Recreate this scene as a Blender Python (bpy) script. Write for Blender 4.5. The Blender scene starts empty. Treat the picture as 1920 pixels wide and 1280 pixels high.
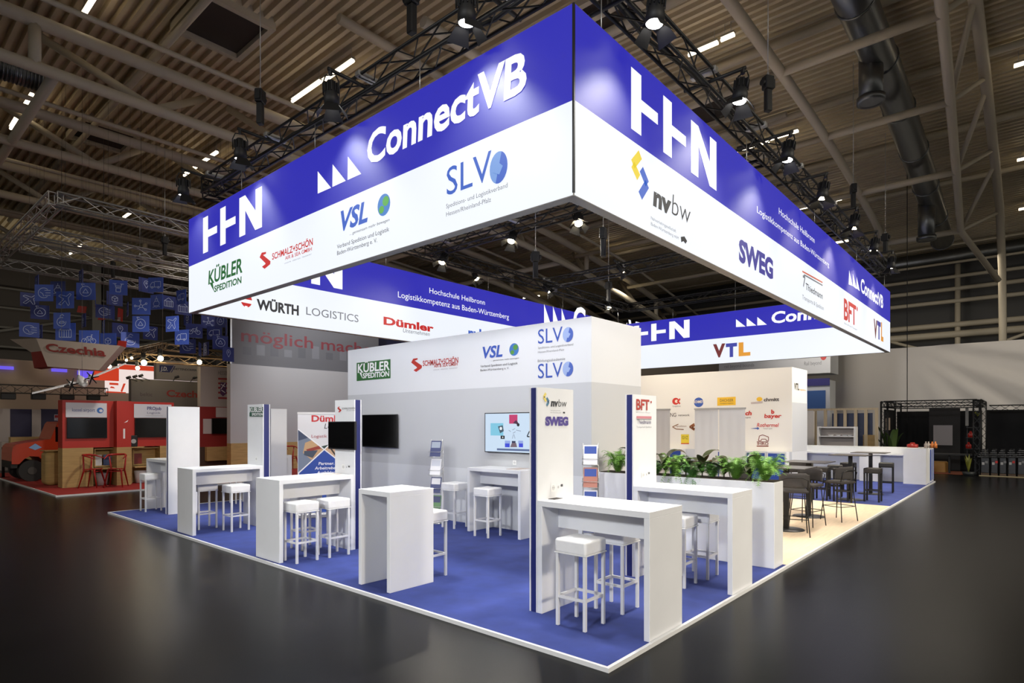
import bpy, bmesh, math, random
from mathutils import Vector, Matrix, Quaternion
random.seed(7)
scene = bpy.context.scene
COL = scene.collection

# ------------------------------------------------------------------ camera, world, exposure
F, HZ, CX, EYE = 1122.0, 795.0, 960.0, 1.847
CAMX, CAMY = -3.8755, -2.4186
ANG = math.radians(41.1306)
SA, CA = math.sin(ANG), math.cos(ANG)
FWD = (CA, SA); RGT = (SA, -CA)
cam_data = bpy.data.cameras.new('camera'); cam = bpy.data.objects.new('camera', cam_data); COL.objects.link(cam)
cam.location = (CAMX, CAMY, EYE); cam.rotation_euler = (math.radians(90), 0, ANG - math.radians(90))
cam_data.sensor_width = 36.0; cam_data.lens = 36.0 * F / 1920.0; cam_data.shift_y = (HZ - 640.0) / 1920.0
cam_data.clip_end = 300.0; cam_data.clip_start = 0.05
scene.camera = cam
world = bpy.data.worlds.new('hall_air'); scene.world = world; world.use_nodes = True
world.node_tree.nodes['Background'].inputs[0].default_value = (1.0, 0.95, 0.86, 1)
world.node_tree.nodes['Background'].inputs[1].default_value = 0.38
vs = scene.view_settings
vs.view_transform = 'Standard'; vs.look = 'None'; vs.exposure = 0.0; vs.gamma = 1.0; vs.use_curve_mapping = False

def area(loc, size, power, color=(1, 1, 1), aim=(0, 0, -1), sy=None):
    d = bpy.data.lights.new('lamp', 'AREA'); d.energy = power; d.color = color
    d.shape = 'RECTANGLE'; d.size = size; d.size_y = sy or size
    o = bpy.data.objects.new('lamp', d); COL.objects.link(o); o.location = loc
    o.rotation_euler = Vector(aim).to_track_quat('-Z', 'Y').to_euler(); return o

# rows of hall ceiling lamps (the tube rows of the roof)
for lx, ly, lp in ((-10, -12, 300), (24, -10, 150), (-14, 6, 250), (-10, 24, 120), (6, 20, 100), (8, 34, 150), (26, 16, 260), (31, 2, 200)):
    area((lx, ly, 9.5), 1.5, lp, (1.0, 0.9, 0.75), sy=6)

# unseen fill beams, added without fixtures to brighten the stands and walls
def beam(loc, aim, power, color, size=110, soft=0.2):
    d = bpy.data.lights.new('beam', 'SPOT'); d.energy = power; d.spot_size = math.radians(size); d.spot_blend = 0.8; d.color = color; d.shadow_soft_size = soft
    o = bpy.data.objects.new('beam', d); COL.objects.link(o); o.location = loc; o.rotation_euler = (Vector(aim) - Vector(loc)).to_track_quat('-Z', 'Y').to_euler()
# unseen beams added for the front faces: warm from the right, cool from the left
for lx in (-1.5, 8.0, 17.0): beam((lx, -14, 7.5), (lx * 0.95 + 1, 1.5, 0.8), 6300 if lx > -1 else 5200, (1.0, 0.90, 0.75), 62, 0.7)
for ly, lp in ((-3.0, 5600), (7.5, 2000)): beam((-14, ly, 7.5), (1.5, ly * 0.8 + 2, 0.8), lp, (0.95, 0.97, 1.0), 62, 0.7)
beam((9.0, 16.6, 6.4), (11.0, 21, 3.4), 800, (0.93, 0.96, 1.0), 120); beam((3.2, 9.6, 6.2), (3.15, 11.2, 1.2), 260, (1.0, 0.93, 0.82), 60); beam((4.0, 35, 7.0), (2.0, 46, 7.5), 900, (1.0, 0.88, 0.72), 140, 0.6); beam((-16.0, 35, 7.0), (-16.0, 46, 7.5), 900, (1.0, 0.88, 0.72), 140, 0.6); beam((3.0, 15.4, 6.4), (2.2, 18.8, 1.2), 650, (1.0, 0.92, 0.84), 100)  # added beams to lift the grey wall, back tower, far wall and red stand
beam((24.0, -3.0, 6.3), (30, -3.5, 3.4), 480, (1.0, 0.92, 0.82), 120, 0.6); beam((24.0, 5.0, 6.3), (30, 5.0, 3.4), 420, (1.0, 0.92, 0.82), 120, 0.6)  # two added beams that only brighten the white cloth sheet
# added beams without housings inside the banner ring, lighting cabins and oak floor
for ly in (2.6, 5.6, 8.8): beam((1.65, ly, 6.35), (3.4, ly, 0.2), 320, (1.0, 0.99, 0.98))
for lx, lp in ((3.2, 160), (7.0, 250), (10.5, 300), (13.5, 260), (16.8, 1000)): beam((lx, 1.5, 6.35), (lx, 3.6, 0.8), lp, (1.0, 0.95, 0.85))

# ------------------------------------------------------------------ pixel rays onto real planes
def ray(px, py):
    k = (px - CX) / F
    return (FWD[0] + k * RGT[0], FWD[1] + k * RGT[1], (HZ - py) / F)
def aX(px, py, X):
    r = ray(px, py); t = (X - CAMX) / r[0]; return Vector((X, CAMY + t * r[1], EYE + t * r[2]))
def aY(px, py, Y):
    r = ray(px, py); t = (Y - CAMY) / r[1]; return Vector((CAMX + t * r[0], Y, EYE + t * r[2]))
def aZ(px, py, Z):
    r = ray(px, py); t = (Z - EYE) / r[2]; return Vector((CAMX + t * r[0], CAMY + t * r[1], Z))
def aD(px, py, t):
    r = ray(px, py); return Vector((CAMX + t * r[0], CAMY + t * r[1], EYE + t * r[2]))

# ------------------------------------------------------------------ materials
MATS = {}
def s2l(c): return tuple((v / 255 / 12.92) if v / 255 <= 0.04045 else ((v / 255 + 0.055) / 1.055) ** 2.4 for v in c)
def mat(name, rgb, rough=0.5, metal=0.0, emit=0.0, noise=0.0, scale=8.0, bump=0.0, spec=0.5, trans=0.0, lin=False, stretch=None):
    if name in MATS: return MATS[name]
    c = rgb if lin else s2l(rgb)
    m = bpy.data.materials.new(name); m.use_nodes = True; MATS[name] = m
    nt = m.node_tree; b = nt.nodes['Principled BSDF']
    b.inputs['Base Color'].default_value = (*c, 1); b.inputs['Roughness'].default_value = rough
    b.inputs['Metallic'].default_value = metal; b.inputs['Specular IOR Level'].default_value = spec
    if trans: b.inputs['Transmission Weight'].default_value = trans
    if emit:
        b.inputs['Emission Color'].default_value = (*c, 1); b.inputs['Emission Strength'].default_value = emit
        b.inputs['Base Color'].default_value = (*[v * 0.03 for v in c], 1)
    if noise or bump:
        tc = nt.nodes.new('ShaderNodeTexCoord'); n = nt.nodes.new('ShaderNodeTexNoise')
        n.inputs['Scale'].default_value = scale; n.inputs['Detail'].default_value = 4
        if stretch:
            mp = nt.nodes.new('ShaderNodeMapping'); mp.inputs['Scale'].default_value = stretch
            nt.links.new(tc.outputs['Object'], mp.inputs[0]); nt.links.new(mp.outputs[0], n.inputs['Vector'])
        else: nt.links.new(tc.outputs['Object'], n.inputs['Vector'])
        if noise:
            r = nt.nodes.new('ShaderNodeMapRange'); r.inputs[1].default_value = 0.3; r.inputs[2].default_value = 0.7
            r.inputs[3].default_value = 1 - noise; r.inputs[4].default_value = 1 + noise
            x = nt.nodes.new('ShaderNodeVectorMath'); x.operation = 'SCALE'; x.inputs[0].default_value = c
            nt.links.new(n.outputs['Fac'], r.inputs[0]); nt.links.new(r.outputs[0], x.inputs['Scale'])
            nt.links.new(x.outputs[0], b.inputs['Base Color'])
        if bump:
            bp = nt.nodes.new('ShaderNodeBump'); bp.inputs['Strength'].default_value = bump; bp.inputs['Distance'].default_value = 0.02
            nt.links.new(n.outputs['Fac'], bp.inputs['Height']); nt.links.new(bp.outputs[0], b.inputs['Normal'])
    return m
W_LAM = mat('white_laminate', (226, 227, 229), 0.35, noise=0.02, scale=3)
W_WALL = mat('white_wall_film', (216, 218, 221), 0.6)
G_WALL = mat('grey_wall_film', (192, 194, 197), 0.6)
L_WALL = mat('light_grey_wall_film', (207, 209, 212), 0.6)
C_WALL = mat('cream_wall_film', (236, 232, 223), 0.6)
B_LAM = mat('dark_blue_laminate', (32, 40, 104), 0.4)
B_PANEL = mat('blue_panel_film', (46, 76, 160), 0.5)
M_WHITE = mat('white_painted_metal', (222, 222, 222), 0.35)
LEATHER = mat('white_leatherette', (230, 230, 230), 0.42, noise=0.02, scale=20, bump=0.05)
ALU = mat('brushed_aluminium', (190, 190, 188), 0.35, 0.8)
SILVER = mat('silver_truss_metal', (170, 168, 165), 0.4, 0.6)
BLACKM = mat('black_truss_metal', (28, 28, 28), 0.5, 0.3)
BLACK = mat('matt_black', (18, 18, 19), 0.6)
DBLACK = mat('black_drape_cloth', (12, 12, 13), 0.9)
SCREEN = mat('black_screen_glass', (8, 8, 9), 0.12)
GREYFAB = mat('dark_grey_fabric', (60, 56, 54), 0.85, noise=0.05, scale=60)
CARPET = mat('blue_carpet_pile', (48, 62, 128), 0.95, noise=0.16, scale=3.0, bump=0.15)
PARQ = mat('pale_oak_floor', (226, 203, 174), 0.5, noise=0.08, scale=4, stretch=(0.6, 6, 1))
WOOD = mat('pale_plywood', (176, 146, 92), 0.6, noise=0.14, scale=3, stretch=(0.7, 0.7, 6))
STUD = mat('raw_timber', (176, 160, 132), 0.7, noise=0.1, scale=4, stretch=(4, 4, 0.5))
RED = mat('red_stand_film', (176, 40, 26), 0.5)
REDCARPET = mat('red_carpet_pile', (150, 28, 20), 0.95, noise=0.1, scale=5)
REDPL = mat('red_plastic', (158, 24, 18), 0.35)
FLOORM = mat('dark_hall_asphalt', (13, 13, 13), 0.27, noise=0.2, scale=1.4, spec=0.12)
ROOFT = mat('beige_painted_steel', (190, 180, 158), 0.55)
DECKM = mat('beige_corrugated_steel', (200, 186, 154), 0.5, noise=0.1, scale=0.6)
WALLM = mat('grey_hall_cladding', (82, 81, 78), 0.7)
CURT = mat('white_sheet_cloth', (205, 200, 192), 0.85)
LAMPW = mat('warm_tube_light', (255, 232, 196), emit=7.0)
LENS = mat('spot_lens_light', (255, 250, 244), emit=30.0)
LENSW = mat('warm_spot_lens_light', (255, 236, 196), emit=30.0)
BOXW = mat('lightbox_white', (240, 245, 253), 0.6, emit=1.0)
BOXB = mat('lightbox_blue', (45, 43, 176), 0.6, emit=1.0)
FRAMEG = mat('lightbox_frame_grey', (150, 146, 138), 0.5, 0.3)
INK = {}
def ink(rgb, emit=0.0):
    k = (rgb, emit)
    if k not in INK: INK[k] = mat('print_ink_%d' % len(INK), rgb, 0.6, emit=emit)
    return INK[k]

WIREM = mat('dark_steel_wire', (70, 68, 66), 0.5, 0.5)
# ------------------------------------------------------------------ mesh builder
class MB:
    def __init__(s, mats=None): s.b = bmesh.new(); s.mats = list(mats or []); s.mi = 0
    def use(s, m):
        if m not in s.mats: s.mats.append(m)
        s.mi = s.mats.index(m); return s
    def face(s, pts, smooth=False):
        try:
            f = s.b.faces.new([s.b.verts.new(p) for p in pts]); f.material_index = s.mi; f.smooth = smooth; return f
        except ValueError: return None
    def mesh(s, vs, fs, smooth=False):
        v = [s.b.verts.new(p) for p in vs]
        for f in fs:
            try: q = s.b.faces.new([v[i] for i in f]); q.material_index = s.mi; q.smooth = smooth
            except ValueError: pass
        return v
    def box(s, x0, x1, y0, y1, z0, z1, bev=0.0, seg=1):
        if x0 > x1: x0, x1 = x1, x0
        if y0 > y1: y0, y1 = y1, y0
        if z0 > z1: z0, z1 = z1, z0
        v = s.mesh([(x0, y0, z0), (x1, y0, z0), (x1, y1, z0), (x0, y1, z0), (x0, y0, z1), (x1, y0, z1), (x1, y1, z1), (x0, y1, z1)],
                   [(3, 2, 1, 0), (4, 5, 6, 7), (0, 1, 5, 4), (1, 2, 6, 5), (2, 3, 7, 6), (3, 0, 4, 7)])
        if bev:
            es = list({e for q in v for e in q.link_edges})
            r = bmesh.ops.bevel(s.b, geom=es, offset=bev, segments=seg, affect='EDGES', profile=0.5)
            for f in r['faces']: f.material_index = s.mi; f.smooth = seg > 1
        return s
    def cyl(s, p, q, r, n=8, r2=None, caps=True):
        p, q = Vector(p), Vector(q); d = q - p
        if d.length < 1e-6: return s
        r2 = r if r2 is None else r2
        a = d.orthogonal().normalized(); c = d.normalized().cross(a)
        vs = []
        for k in range(n):
            w = math.tau * k / n; o = a * math.cos(w) + c * math.sin(w)
            vs += [p + o * r, q + o * r2]
        fs = [(2 * k, 2 * ((k + 1) % n), 2 * ((k + 1) % n) + 1, 2 * k + 1) for k in range(n)]
        v = s.mesh(vs, fs, n > 4)
        if caps:
            for idx, rr in ((range(n - 1, -1, -1), r), (range(n), r2)):
                if rr > 1e-5:
                    off = 0 if rr == r and list(idx)[0] == n - 1 else 1
                    try: f = s.b.faces.new([v[2 * k + off] for k in idx]); f.material_index = s.mi
                    except ValueError: pass
        return s
    def tube(s, pts, r, n=8, closed=False):
        pts = [Vector(p) for p in pts]; m = len(pts); rings = []
        up = None
        for i, p in enumerate(pts):
            t = (pts[(i + 1) % m] - pts[i - 1]) if closed else (pts[min(i + 1, m - 1)] - pts[max(i - 1, 0)])
            t.normalize()
            if up is None: up = t.orthogonal().normalized()
            up = (up - t * up.dot(t)).normalized(); c = t.cross(up)
            rr = r[i] if isinstance(r, (list, tuple)) else r
            rings.append([s.b.verts.new(p + (up * math.cos(math.tau * k / n) + c * math.sin(math.tau * k / n)) * rr) for k in range(n)])
        for i in range(m if closed else m - 1):
            A, B = rings[i], rings[(i + 1) % m]
            for k in range(n):
                f = s.b.faces.new((A[k], A[(k + 1) % n], B[(k + 1) % n], B[k])); f.material_index = s.mi; f.smooth = True
        if not closed:
            for R, rev in ((rings[0], True), (rings[-1], False)):
                f = s.b.faces.new(R[::-1] if rev else R); f.material_index = s.mi
        return s
    def lathe(s, prof, c=(0, 0, 0), n=16):
        vs, fs = [], []; m = len(prof)
        for k in range(n):
            w = math.tau * k / n
            vs += [(c[0] + r * math.cos(w), c[1] + r * math.sin(w), c[2] + z) for r, z in prof]
        for k in range(n):
            for i in range(m - 1):
                a, b_ = k * m + i, ((k + 1) % n) * m + i; fs.append((a, b_, b_ + 1, a + 1))
        s.mesh(vs, fs, True); return s
    def ball(s, c, r, sx=1, sy=1, sz=1, n=12):
        g = bmesh.ops.create_uvsphere(s.b, u_segments=n, v_segments=max(6, n // 2), radius=r)
        for v in g['verts']: v.co = Vector((v.co.x * sx + c[0], v.co.y * sy + c[1], v.co.z * sz + c[2]))
        for f in {f for v in g['verts'] for f in v.link_faces}: f.material_index = s.mi; f.smooth = True
        return s
    def prism(s, poly, d):
        d = Vector(d); a = [Vector(p) for p in poly]; b_ = [p + d for p in a]; n = len(a)
        s.mesh(a + b_, [tuple(range(n - 1, -1, -1)), tuple(range(n, 2 * n))] + [(i, (i + 1) % n, n + (i + 1) % n, n + i) for i in range(n)])
        return s

def obj(name, mb, m=None, parent=None, world=True):
    me = bpy.data.meshes.new(name)
    if parent is not None and world:
        off = Vector(parent.location) if parent.parent is None else Vector(parent.parent.location) + Vector(parent.location)
        bmesh.ops.translate(mb.b, verts=mb.b.verts, vec=-off)
    bmesh.ops.remove_doubles(mb.b, verts=mb.b.verts, dist=1e-5) if getattr(mb, 'weld', False) else None
    mb.b.normal_update(); mb.b.to_mesh(me); mb.b.free()
    for x in (mb.mats or [m]): me.materials.append(x)
    o = bpy.data.objects.new(name, me); COL.objects.link(o)
    if parent is not None: o.parent = parent
    return o
def sub(t, start, z=None):
    """the part of thing t whose name starts like this (and that holds the height z)"""
    for c in t.children:
        if c.name.startswith(start) or c.name.split('.')[0].endswith(start):
            if z is None: return c
            zs = [v.co.z for v in c.data.vertices]; zz = z - t.location.z
            if min(zs) - 0.01 <= zz <= max(zs) + 0.01: return c
    return t
def midz(mb):
    zs = [v.co.z for v in mb.b.verts]; return (min(zs) + max(zs)) / 2
def tag(o, label, cat, group=None):
    o['label'] = label; o['category'] = cat
    if group: o['group'] = group
    return o
def thing(name, label, cat, loc=(0, 0, 0), rz=0.0, group=None):
    o = bpy.data.objects.new(name, None); COL.objects.link(o); o.empty_display_size = 0.1
    o.location = loc; o.rotation_euler = (0, 0, rz); return tag(o, label, cat, group)
def struct(name, mb, m=None, label=None):
    o = obj(name, mb, m); o['kind'] = 'structure'
    if label: o['label'] = label
    return o
def kids(o): return [c for c in o.children]
def dup(root, loc, rz=0.0, label=None, group=None, quat=None):
    r = root.copy(); COL.objects.link(r); r.location = loc
    if quat is not None: r.rotation_mode = 'QUATERNION'; r.rotation_quaternion = quat
    else: r.rotation_euler = (0, 0, rz)
    if label: r['label'] = label
    if group: r['group'] = group
    for ch in list(root.children):
        c = ch.copy(); COL.objects.link(c); c.parent = r
        for g in list(ch.children):
            d = g.copy(); COL.objects.link(d); d.parent = c
    return r
def one(mb_fn, *a):
    m = MB(); mb_fn(m, *a); return m

# ------------------------------------------------------------------ lettering and print
_TXT = {}
def text_geo(s, bold=0.0):
    k = (s, bold)
    if k in _TXT: return _TXT[k]
    cu = bpy.data.curves.new('t', 'FONT'); cu.body = s; cu.size = 1.0; cu.resolution_u = 3; cu.offset = bold; cu.fill_mode = 'FRONT'
    o = bpy.data.objects.new('t', cu); COL.objects.link(o)
    dg = bpy.context.evaluated_depsgraph_get(); me = bpy.data.meshes.new_from_object(o.evaluated_get(dg))
    vs = [(v.co.x, v.co.y) for v in me.vertices]; fs = [tuple(p.vertices) for p in me.polygons]
    bpy.data.objects.remove(o); bpy.data.curves.remove(cu); bpy.data.meshes.remove(me)
    x0 = min(v[0] for v in vs); x1 = max(v[0] for v in vs)
    _TXT[k] = ([(x - x0, y) for x, y in vs], fs, x1 - x0); return _TXT[k]
_ref = text_geo('H'); CAPH = max(v[1] for v in _ref[0])

class Print(MB):
    """flat print in a plane: axis 'X' (plane X=c facing -X, local x runs towards -Y) or 'Y' (plane Y=c facing -Y, local x runs towards +X)"""
    def __init__(s, ax, c): MB.__init__(s); s.ax, s.c, s.dz = ax, c, 0
    def pt(s, p):                       # pixel -> (local x, z)
        q = aX(p[0], p[1], s.c) if s.ax == 'X' else aY(p[0], p[1], s.c)
        return (-q.y if s.ax == 'X' else q.x, q.z)
    def at(s, x, z):
        e = 0.003 + 0.0012 * s.dz
        return (s.c - e, -x, z) if s.ax == 'X' else (x, s.c - e, z)
    def poly(s, m, pts, px=True, lay=0):
        s.use(m); s.dz = lay; q = [s.pt(p) for p in pts] if px else pts
        s.face([s.at(*a) for a in q]); return s
    def text(s, m, st, pl, pr, pt, bold=0.0, shear=0.0, px=True, lay=1):
        s.use(m); s.dz = lay
        if px:
            a, b_, t = s.pt(pl), s.pt(pr), s.pt(pt); x0, x1, z0, h = a[0], b_[0], a[1], t[1] - a[1]
            z1 = b_[1]
        else: x0, x1, z0, h = pl, pr, pt[0], pt[1]; z1 = z0
        vs, fs, w = text_geo(st, bold)
        sx = (x1 - x0) / (w or 1); sy = abs(h) / CAPH
        s.mesh([s.at(x0 + x * sx + shear * y * sy, z0 + y * sy) for x, y in vs], fs); return s
    def disc(s, m, c, rx, rz=None, n=24, px=True, a0=0.0, a1=math.tau, lay=0):
        s.use(m); s.dz = lay; q = s.pt(c) if px else c
        if px:
            e = s.pt((c[0] + rx, c[1])); g = s.pt((c[0], c[1] + (rz or rx))); rx, rz = abs(e[0] - q[0]), abs(q[1] - g[1])
        rz = rz or rx
        s.face([s.at(q[0] + rx * math.cos(a0 + (a1 - a0) * k / n), q[1] + rz * math.sin(a0 + (a1 - a0) * k / n)) for k in range(n)])
        return s
    def line(s, m, pts, w, px=True, lay=1):
        s.use(m); s.dz = lay; q = [s.pt(p) for p in pts] if px else pts
        for (x0, z0), (x1, z1) in zip(q, q[1:]):
            d = math.hypot(x1 - x0, z1 - z0) or 1; nx, nz = -(z1 - z0) / d * w / 2, (x1 - x0) / d * w / 2
            s.face([s.at(x0 + nx, z0 + nz), s.at(x0 - nx, z0 - nz), s.at(x1 - nx, z1 - nz), s.at(x1 + nx, z1 + nz)])
        return s
    def rect(s, m, p0, p1, px=True, lay=0):
        a, b_ = (s.pt(p0), s.pt(p1)) if px else (p0, p1)
        return s.poly(m, [(a[0], a[1]), (b_[0], a[1]), (b_[0], b_[1]), (a[0], b_[1])], px=False, lay=lay)

# ------------------------------------------------------------------ the hall: floor, roof deck, roof steel, walls
def chord(x): return 11.05 if x < 12.5 else 11.05 - 0.0055 * (x - 12.5) ** 2
def deck(x): return 12.8 if x < 12.5 else 12.8 - 0.0008 * (x - 12.5) ** 2
FZ = -0.03
m = MB(); m.face([(-40, -40, FZ), (60, -40, FZ), (60, 60, FZ), (-40, 60, FZ)]); struct('floor', m, FLOORM, 'dark grey asphalt hall floor with soft reflections')
m = MB(); x = -26.0; prof = []
while x < 41.0:
    z = deck(x); prof += [(x, z), (x + 0.11, z), (x + 0.14, z + 0.15), (x + 0.26, z + 0.15)]; x += 0.29
vs = [(a, y, b_) for a, b_ in prof for y in (-16.0, 52.0)]
m.mesh(vs, [(2 * i, 2 * i + 2, 2 * i + 3, 2 * i + 1) for i in range(len(prof) - 1)])
struct('ceiling', m, DECKM, 'beige corrugated steel roof deck of the hall')
NTRIM = [0]
def trim(mb, label, mt=None):
    NTRIM[0] += 1; return struct('trim_%d' % NTRIM[0], mb, mt or ROOFT, label)
# roof truss by the right side: low chord, middle chord and upper chord running along the hall
xs = [5 + 1.6 * i for i in range(16)]
trim(MB().tube([(x, 2.58, chord(x)) for x in xs if x < 29.5], 0.135), 'beige steel tube, low chord of the roof truss above the blue banner')
c2 = lambda x: (x, -1.25 + 0.052 * (x - 5), chord(x))
trim(MB().tube([c2(x) for x in xs if x < 26.5] + [c2(27.1)] + [(30.4, -1.2, 8.25)], 0.125), 'beige steel tube, middle chord of the roof truss at the right')
trim(MB().tube([(x, -1.3, chord(x) + 1.45) for x in xs] + [(31.5, -1.3, 9.0), (32.2, -1.3, 6.5), (32.2, -1.3, FZ)], 0.15), 'beige steel column bending into the upper chord of the roof truss')
nodes = [8.2, 12.56, 16.96, 21.8, 27.1]
for i, nx in enumerate(nodes):
    trim(MB().cyl((nx, 2.58, chord(nx)), c2(nx), 0.12), 'beige steel cross tube between the roof truss chords')
    trim(MB().cyl((nx, 2.58, chord(nx)), (nx, 15.6, chord(nx) - 0.05 if nx < 20 else chord(nx)), 0.10), 'beige steel purlin tube under the roof deck')
    trim(MB().cyl((nx + 1.2, -3.5, deck(nx) - 0.25), (nx + 1.2, 30, deck(nx) - 0.25), 0.11), 'beige steel purlin tube right under the roof deck')
w = MB()
for i, nx in enumerate(nodes):
    for sx in (-2.1, 2.1): w.cyl(c2(nx), (nx + sx, -1.3, chord(nx + sx) + 1.45), 0.075)
trim(w, 'beige steel zigzag web tubes of the roof truss at the right')
trim(MB().tube([(x, 0.75, chord(x) + 0.9) for x in xs if x < 27], 0.06, 6), 'thin beige steel tie rod beside the roof truss')
# roof trusses deeper in the hall
for ty, lab in ((15.6, 'nearest to the blue banner'), (20.9, 'over the red stand'), (26.5, 'over the hanging blue squares'), (33.0, 'at the far side of the hall')):
    xs2 = [-24 + 2.6 * i for i in range(23)]
    trim(MB().tube([(x, ty, chord(x) + 0.45) for x in xs2], 0.17), 'beige steel upper chord of the roof truss ' + lab)
    trim(MB().tube([(x, ty, chord(x) - 0.65) for x in xs2], 0.15), 'beige steel lower chord of the roof truss ' + lab)
    w = MB()
    for i, x in enumerate(xs2):
        if i % 3 == 0: w.cyl((x, ty, chord(x) - 0.65), (x, ty, chord(x) + 0.45), 0.13)
        if i % 2 == 0: w.cyl((x, ty, chord(x) - 0.65), (x + 2.2, ty + 2.4, chord(x) + 1.4), 0.11).cyl((x, ty, chord(x) - 0.65), (x - 2.2, ty + 2.4, chord(x) + 1.4), 0.11)
    trim(w, 'beige steel posts and struts of the roof truss ' + lab)
    trim(MB().tube([(x, ty - 1.7, chord(x) + 0.1) for x in xs2], 0.07, 6), 'thin beige steel pipe beside the roof truss ' + lab)
for x in (-15.6, -7.8, -0.2, 7.6, 15.2, 20.6):
    trim(MB().cyl((x, 15.6, chord(x) - 0.65), (x, 34, chord(x) - 0.65), 0.13), 'beige steel cross tube between the far roof trusses')
    trim(MB().cyl((x + 2.6, 4, deck(x) - 0.3), (x + 2.6, 38, deck(x) - 0.3), 0.10), 'beige steel purlin under the deck at the far side')
# V struts seen through the banner ring
w = MB()
for x in (12.5, 17.7, 22.9):
    for yy in (8.0,):
        w.cyl((x, yy, chord(x) - 0.1), (x + 1.6, yy + 3.4, chord(x) + 1.5), 0.08).cyl((x, yy, chord(x) - 0.1), (x - 1.6, yy + 3.4, chord(x) + 1.5), 0.08)
trim(w, 'beige steel V struts seen through the banner ring')
trim(MB().tube([(x, 8.0, chord(x) - 0.1) for x in xs], 0.13), 'beige steel low chord seen through the banner ring')
trim(MB().tube([(x, 11.4, chord(x) + 1.5) for x in xs], 0.13), 'beige steel upper chord seen through the banner ring')
# hall walls
m = MB(); m.box(40, 40.3, -18, 52, FZ, 14.0); struct('wall_east', m, WALLM, 'dark grey clad end wall of the hall')
m = MB(); m.box(-30, 40, 46, 46.3, FZ, 13.5); struct('wall_north', m, mat('dim_hall_wall', (52, 48, 44), 0.8), 'dim far side wall of the hall')
for z, r in ((5.6, 0.16), (7.0, 0.2), (7.55, 0.16), (8.9, 0.12), (9.6, 0.12), (10.3, 0.1)):
    trim(MB().cyl((38.6, -16, z), (38.6, 30, z), r), 'horizontal beige steel rail along the grey end wall')
for y in (-9, 0.9, 10):
    trim(MB().cyl((38.7, y, 0), (38.7, y, 11), 0.14), 'beige steel post on the grey end wall')
    trim(MB().cyl((38.6, y, 5.6), (38.6, y + 5, 7.5), 0.09).cyl((38.6, y, 5.6), (38.6, y - 5, 7.5), 0.09), 'beige steel diagonal braces on the grey end wall')
for z in (4.2, 5.4, 6.6, 7.8, 9.0, 10.2):
    trim(MB().cyl((-30, 45.2, z), (34, 45.2, z), 0.08), 'horizontal steel rail along the far side wall', WALLM)
for x in (-24, -16, -8, 0, 8, 16):
    trim(MB().box(x - 0.25, x + 0.25, 44.8, 45.6, FZ, 12.5), 'steel column at the far side wall', WALLM)
    trim(MB().cyl((x, 45.0, 6.6), (x + 8, 45.0, 9.0), 0.1), 'diagonal steel brace at the far side wall', WALLM)
# roof hatches
for i, (px, py, lab) in enumerate(((418, 62, 'framed roof hatch in the deck above the left trusses'), (1135, 45, 'framed roof hatch behind the peak of the banner'), (1335, 215, 'framed roof hatch in the deck above the right lamps'), (195, 262, 'roof hatch in the deck over the red stand'))):
    c = aZ(px, py, 12.55); m = MB(); zz = deck(c.x) - 0.07
    for a in ((-0.95, -0.8, -1.1, 1.1), (0.8, 0.95, -1.1, 1.1), (-0.8, 0.8, -1.1, -0.95), (-0.8, 0.8, 0.95, 1.1)): m.box(c.x + a[0], c.x + a[1], c.y + a[2], c.y + a[3], zz - 0.12, zz + 0.3)
    trim(m, lab)
    m = MB(); m.box(c.x - 0.8, c.x + 0.8, c.y - 0.95, c.y + 0.95, zz + 0.02, zz + 0.06); trim(m, 'dark opening of the ' + lab, mat('hatch_dark', (58, 50, 42), 0.8))

# ceiling tube lights: each row of tubes a lamp
tube_spots = [((548, 190), (606, 155)), ((606, 153), (663, 114)), ((345, 329), (410, 286)), ((156, 31), (182, -6)), ((45, 203), (64, 178)), ((20, 241), (40, 214)),
              ((1291, 104), (1345, 79)), ((1352, 76), (1377, 65)), ((1376, 285), (1440, 263)), ((1443, 262), (1497, 246)), ((1493, 393), (1522, 385)), ((1553, 379), (1577, 372)),
              ((1563, 456), (1592, 449)), ((1110, 475), (1118, 473)), ((1134, 470), (1171, 462)), ((1901, 125), (1925, 118)), ((1907, 301), (1925, 296)), ((1910, 393), (1925, 390)),
              ((20, 551), (30, 545)), ((73, 516), (82, 510)), ((131, 476), (143, 467)), ((147, 464), (156, 460)), ((231, 409), (245, 398)), ((981, 559), (989, 557)), ((997, 557), (1010, 554))]
tube_lab = ['warm tube light above the spotlight over the word ConnectVB', 'long tube light beside the big roof node left of the peak', 'tube light above the HHN corner of the banner', 'tube light at the top edge over the left roof chords',
            'upper tube of the short row over the far left trusses', 'lower tube of the short row over the far left trusses', 'long tube light behind the right spotlights near the peak', 'short tube light next to the right roof chord',
            'tube light behind the third right spotlight', 'tube light crossing the thin tie rod at the right', 'tube light behind the chain hoist at the right', 'tube light beside the hanging hoist over Heilbronn',
            'tube light low over the right banner end', 'short tube light seen through the banner ring', 'long tube light seen through the banner ring by a hoist', 'tube light at the picture edge, topmost of three at the right',
            'tube light at the picture edge, middle of three at the right', 'tube light at the picture edge, lowest of three at the right', 'tube light over the far end of the silver trusses', 'tube light under the lowest silver truss',
            'lower tube light between the silver trusses', 'upper tube light between the silver trusses', 'tube light shining through the front silver truss', 'small tube light deep in the banner ring', 'second small tube light deep in the banner ring']
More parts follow.
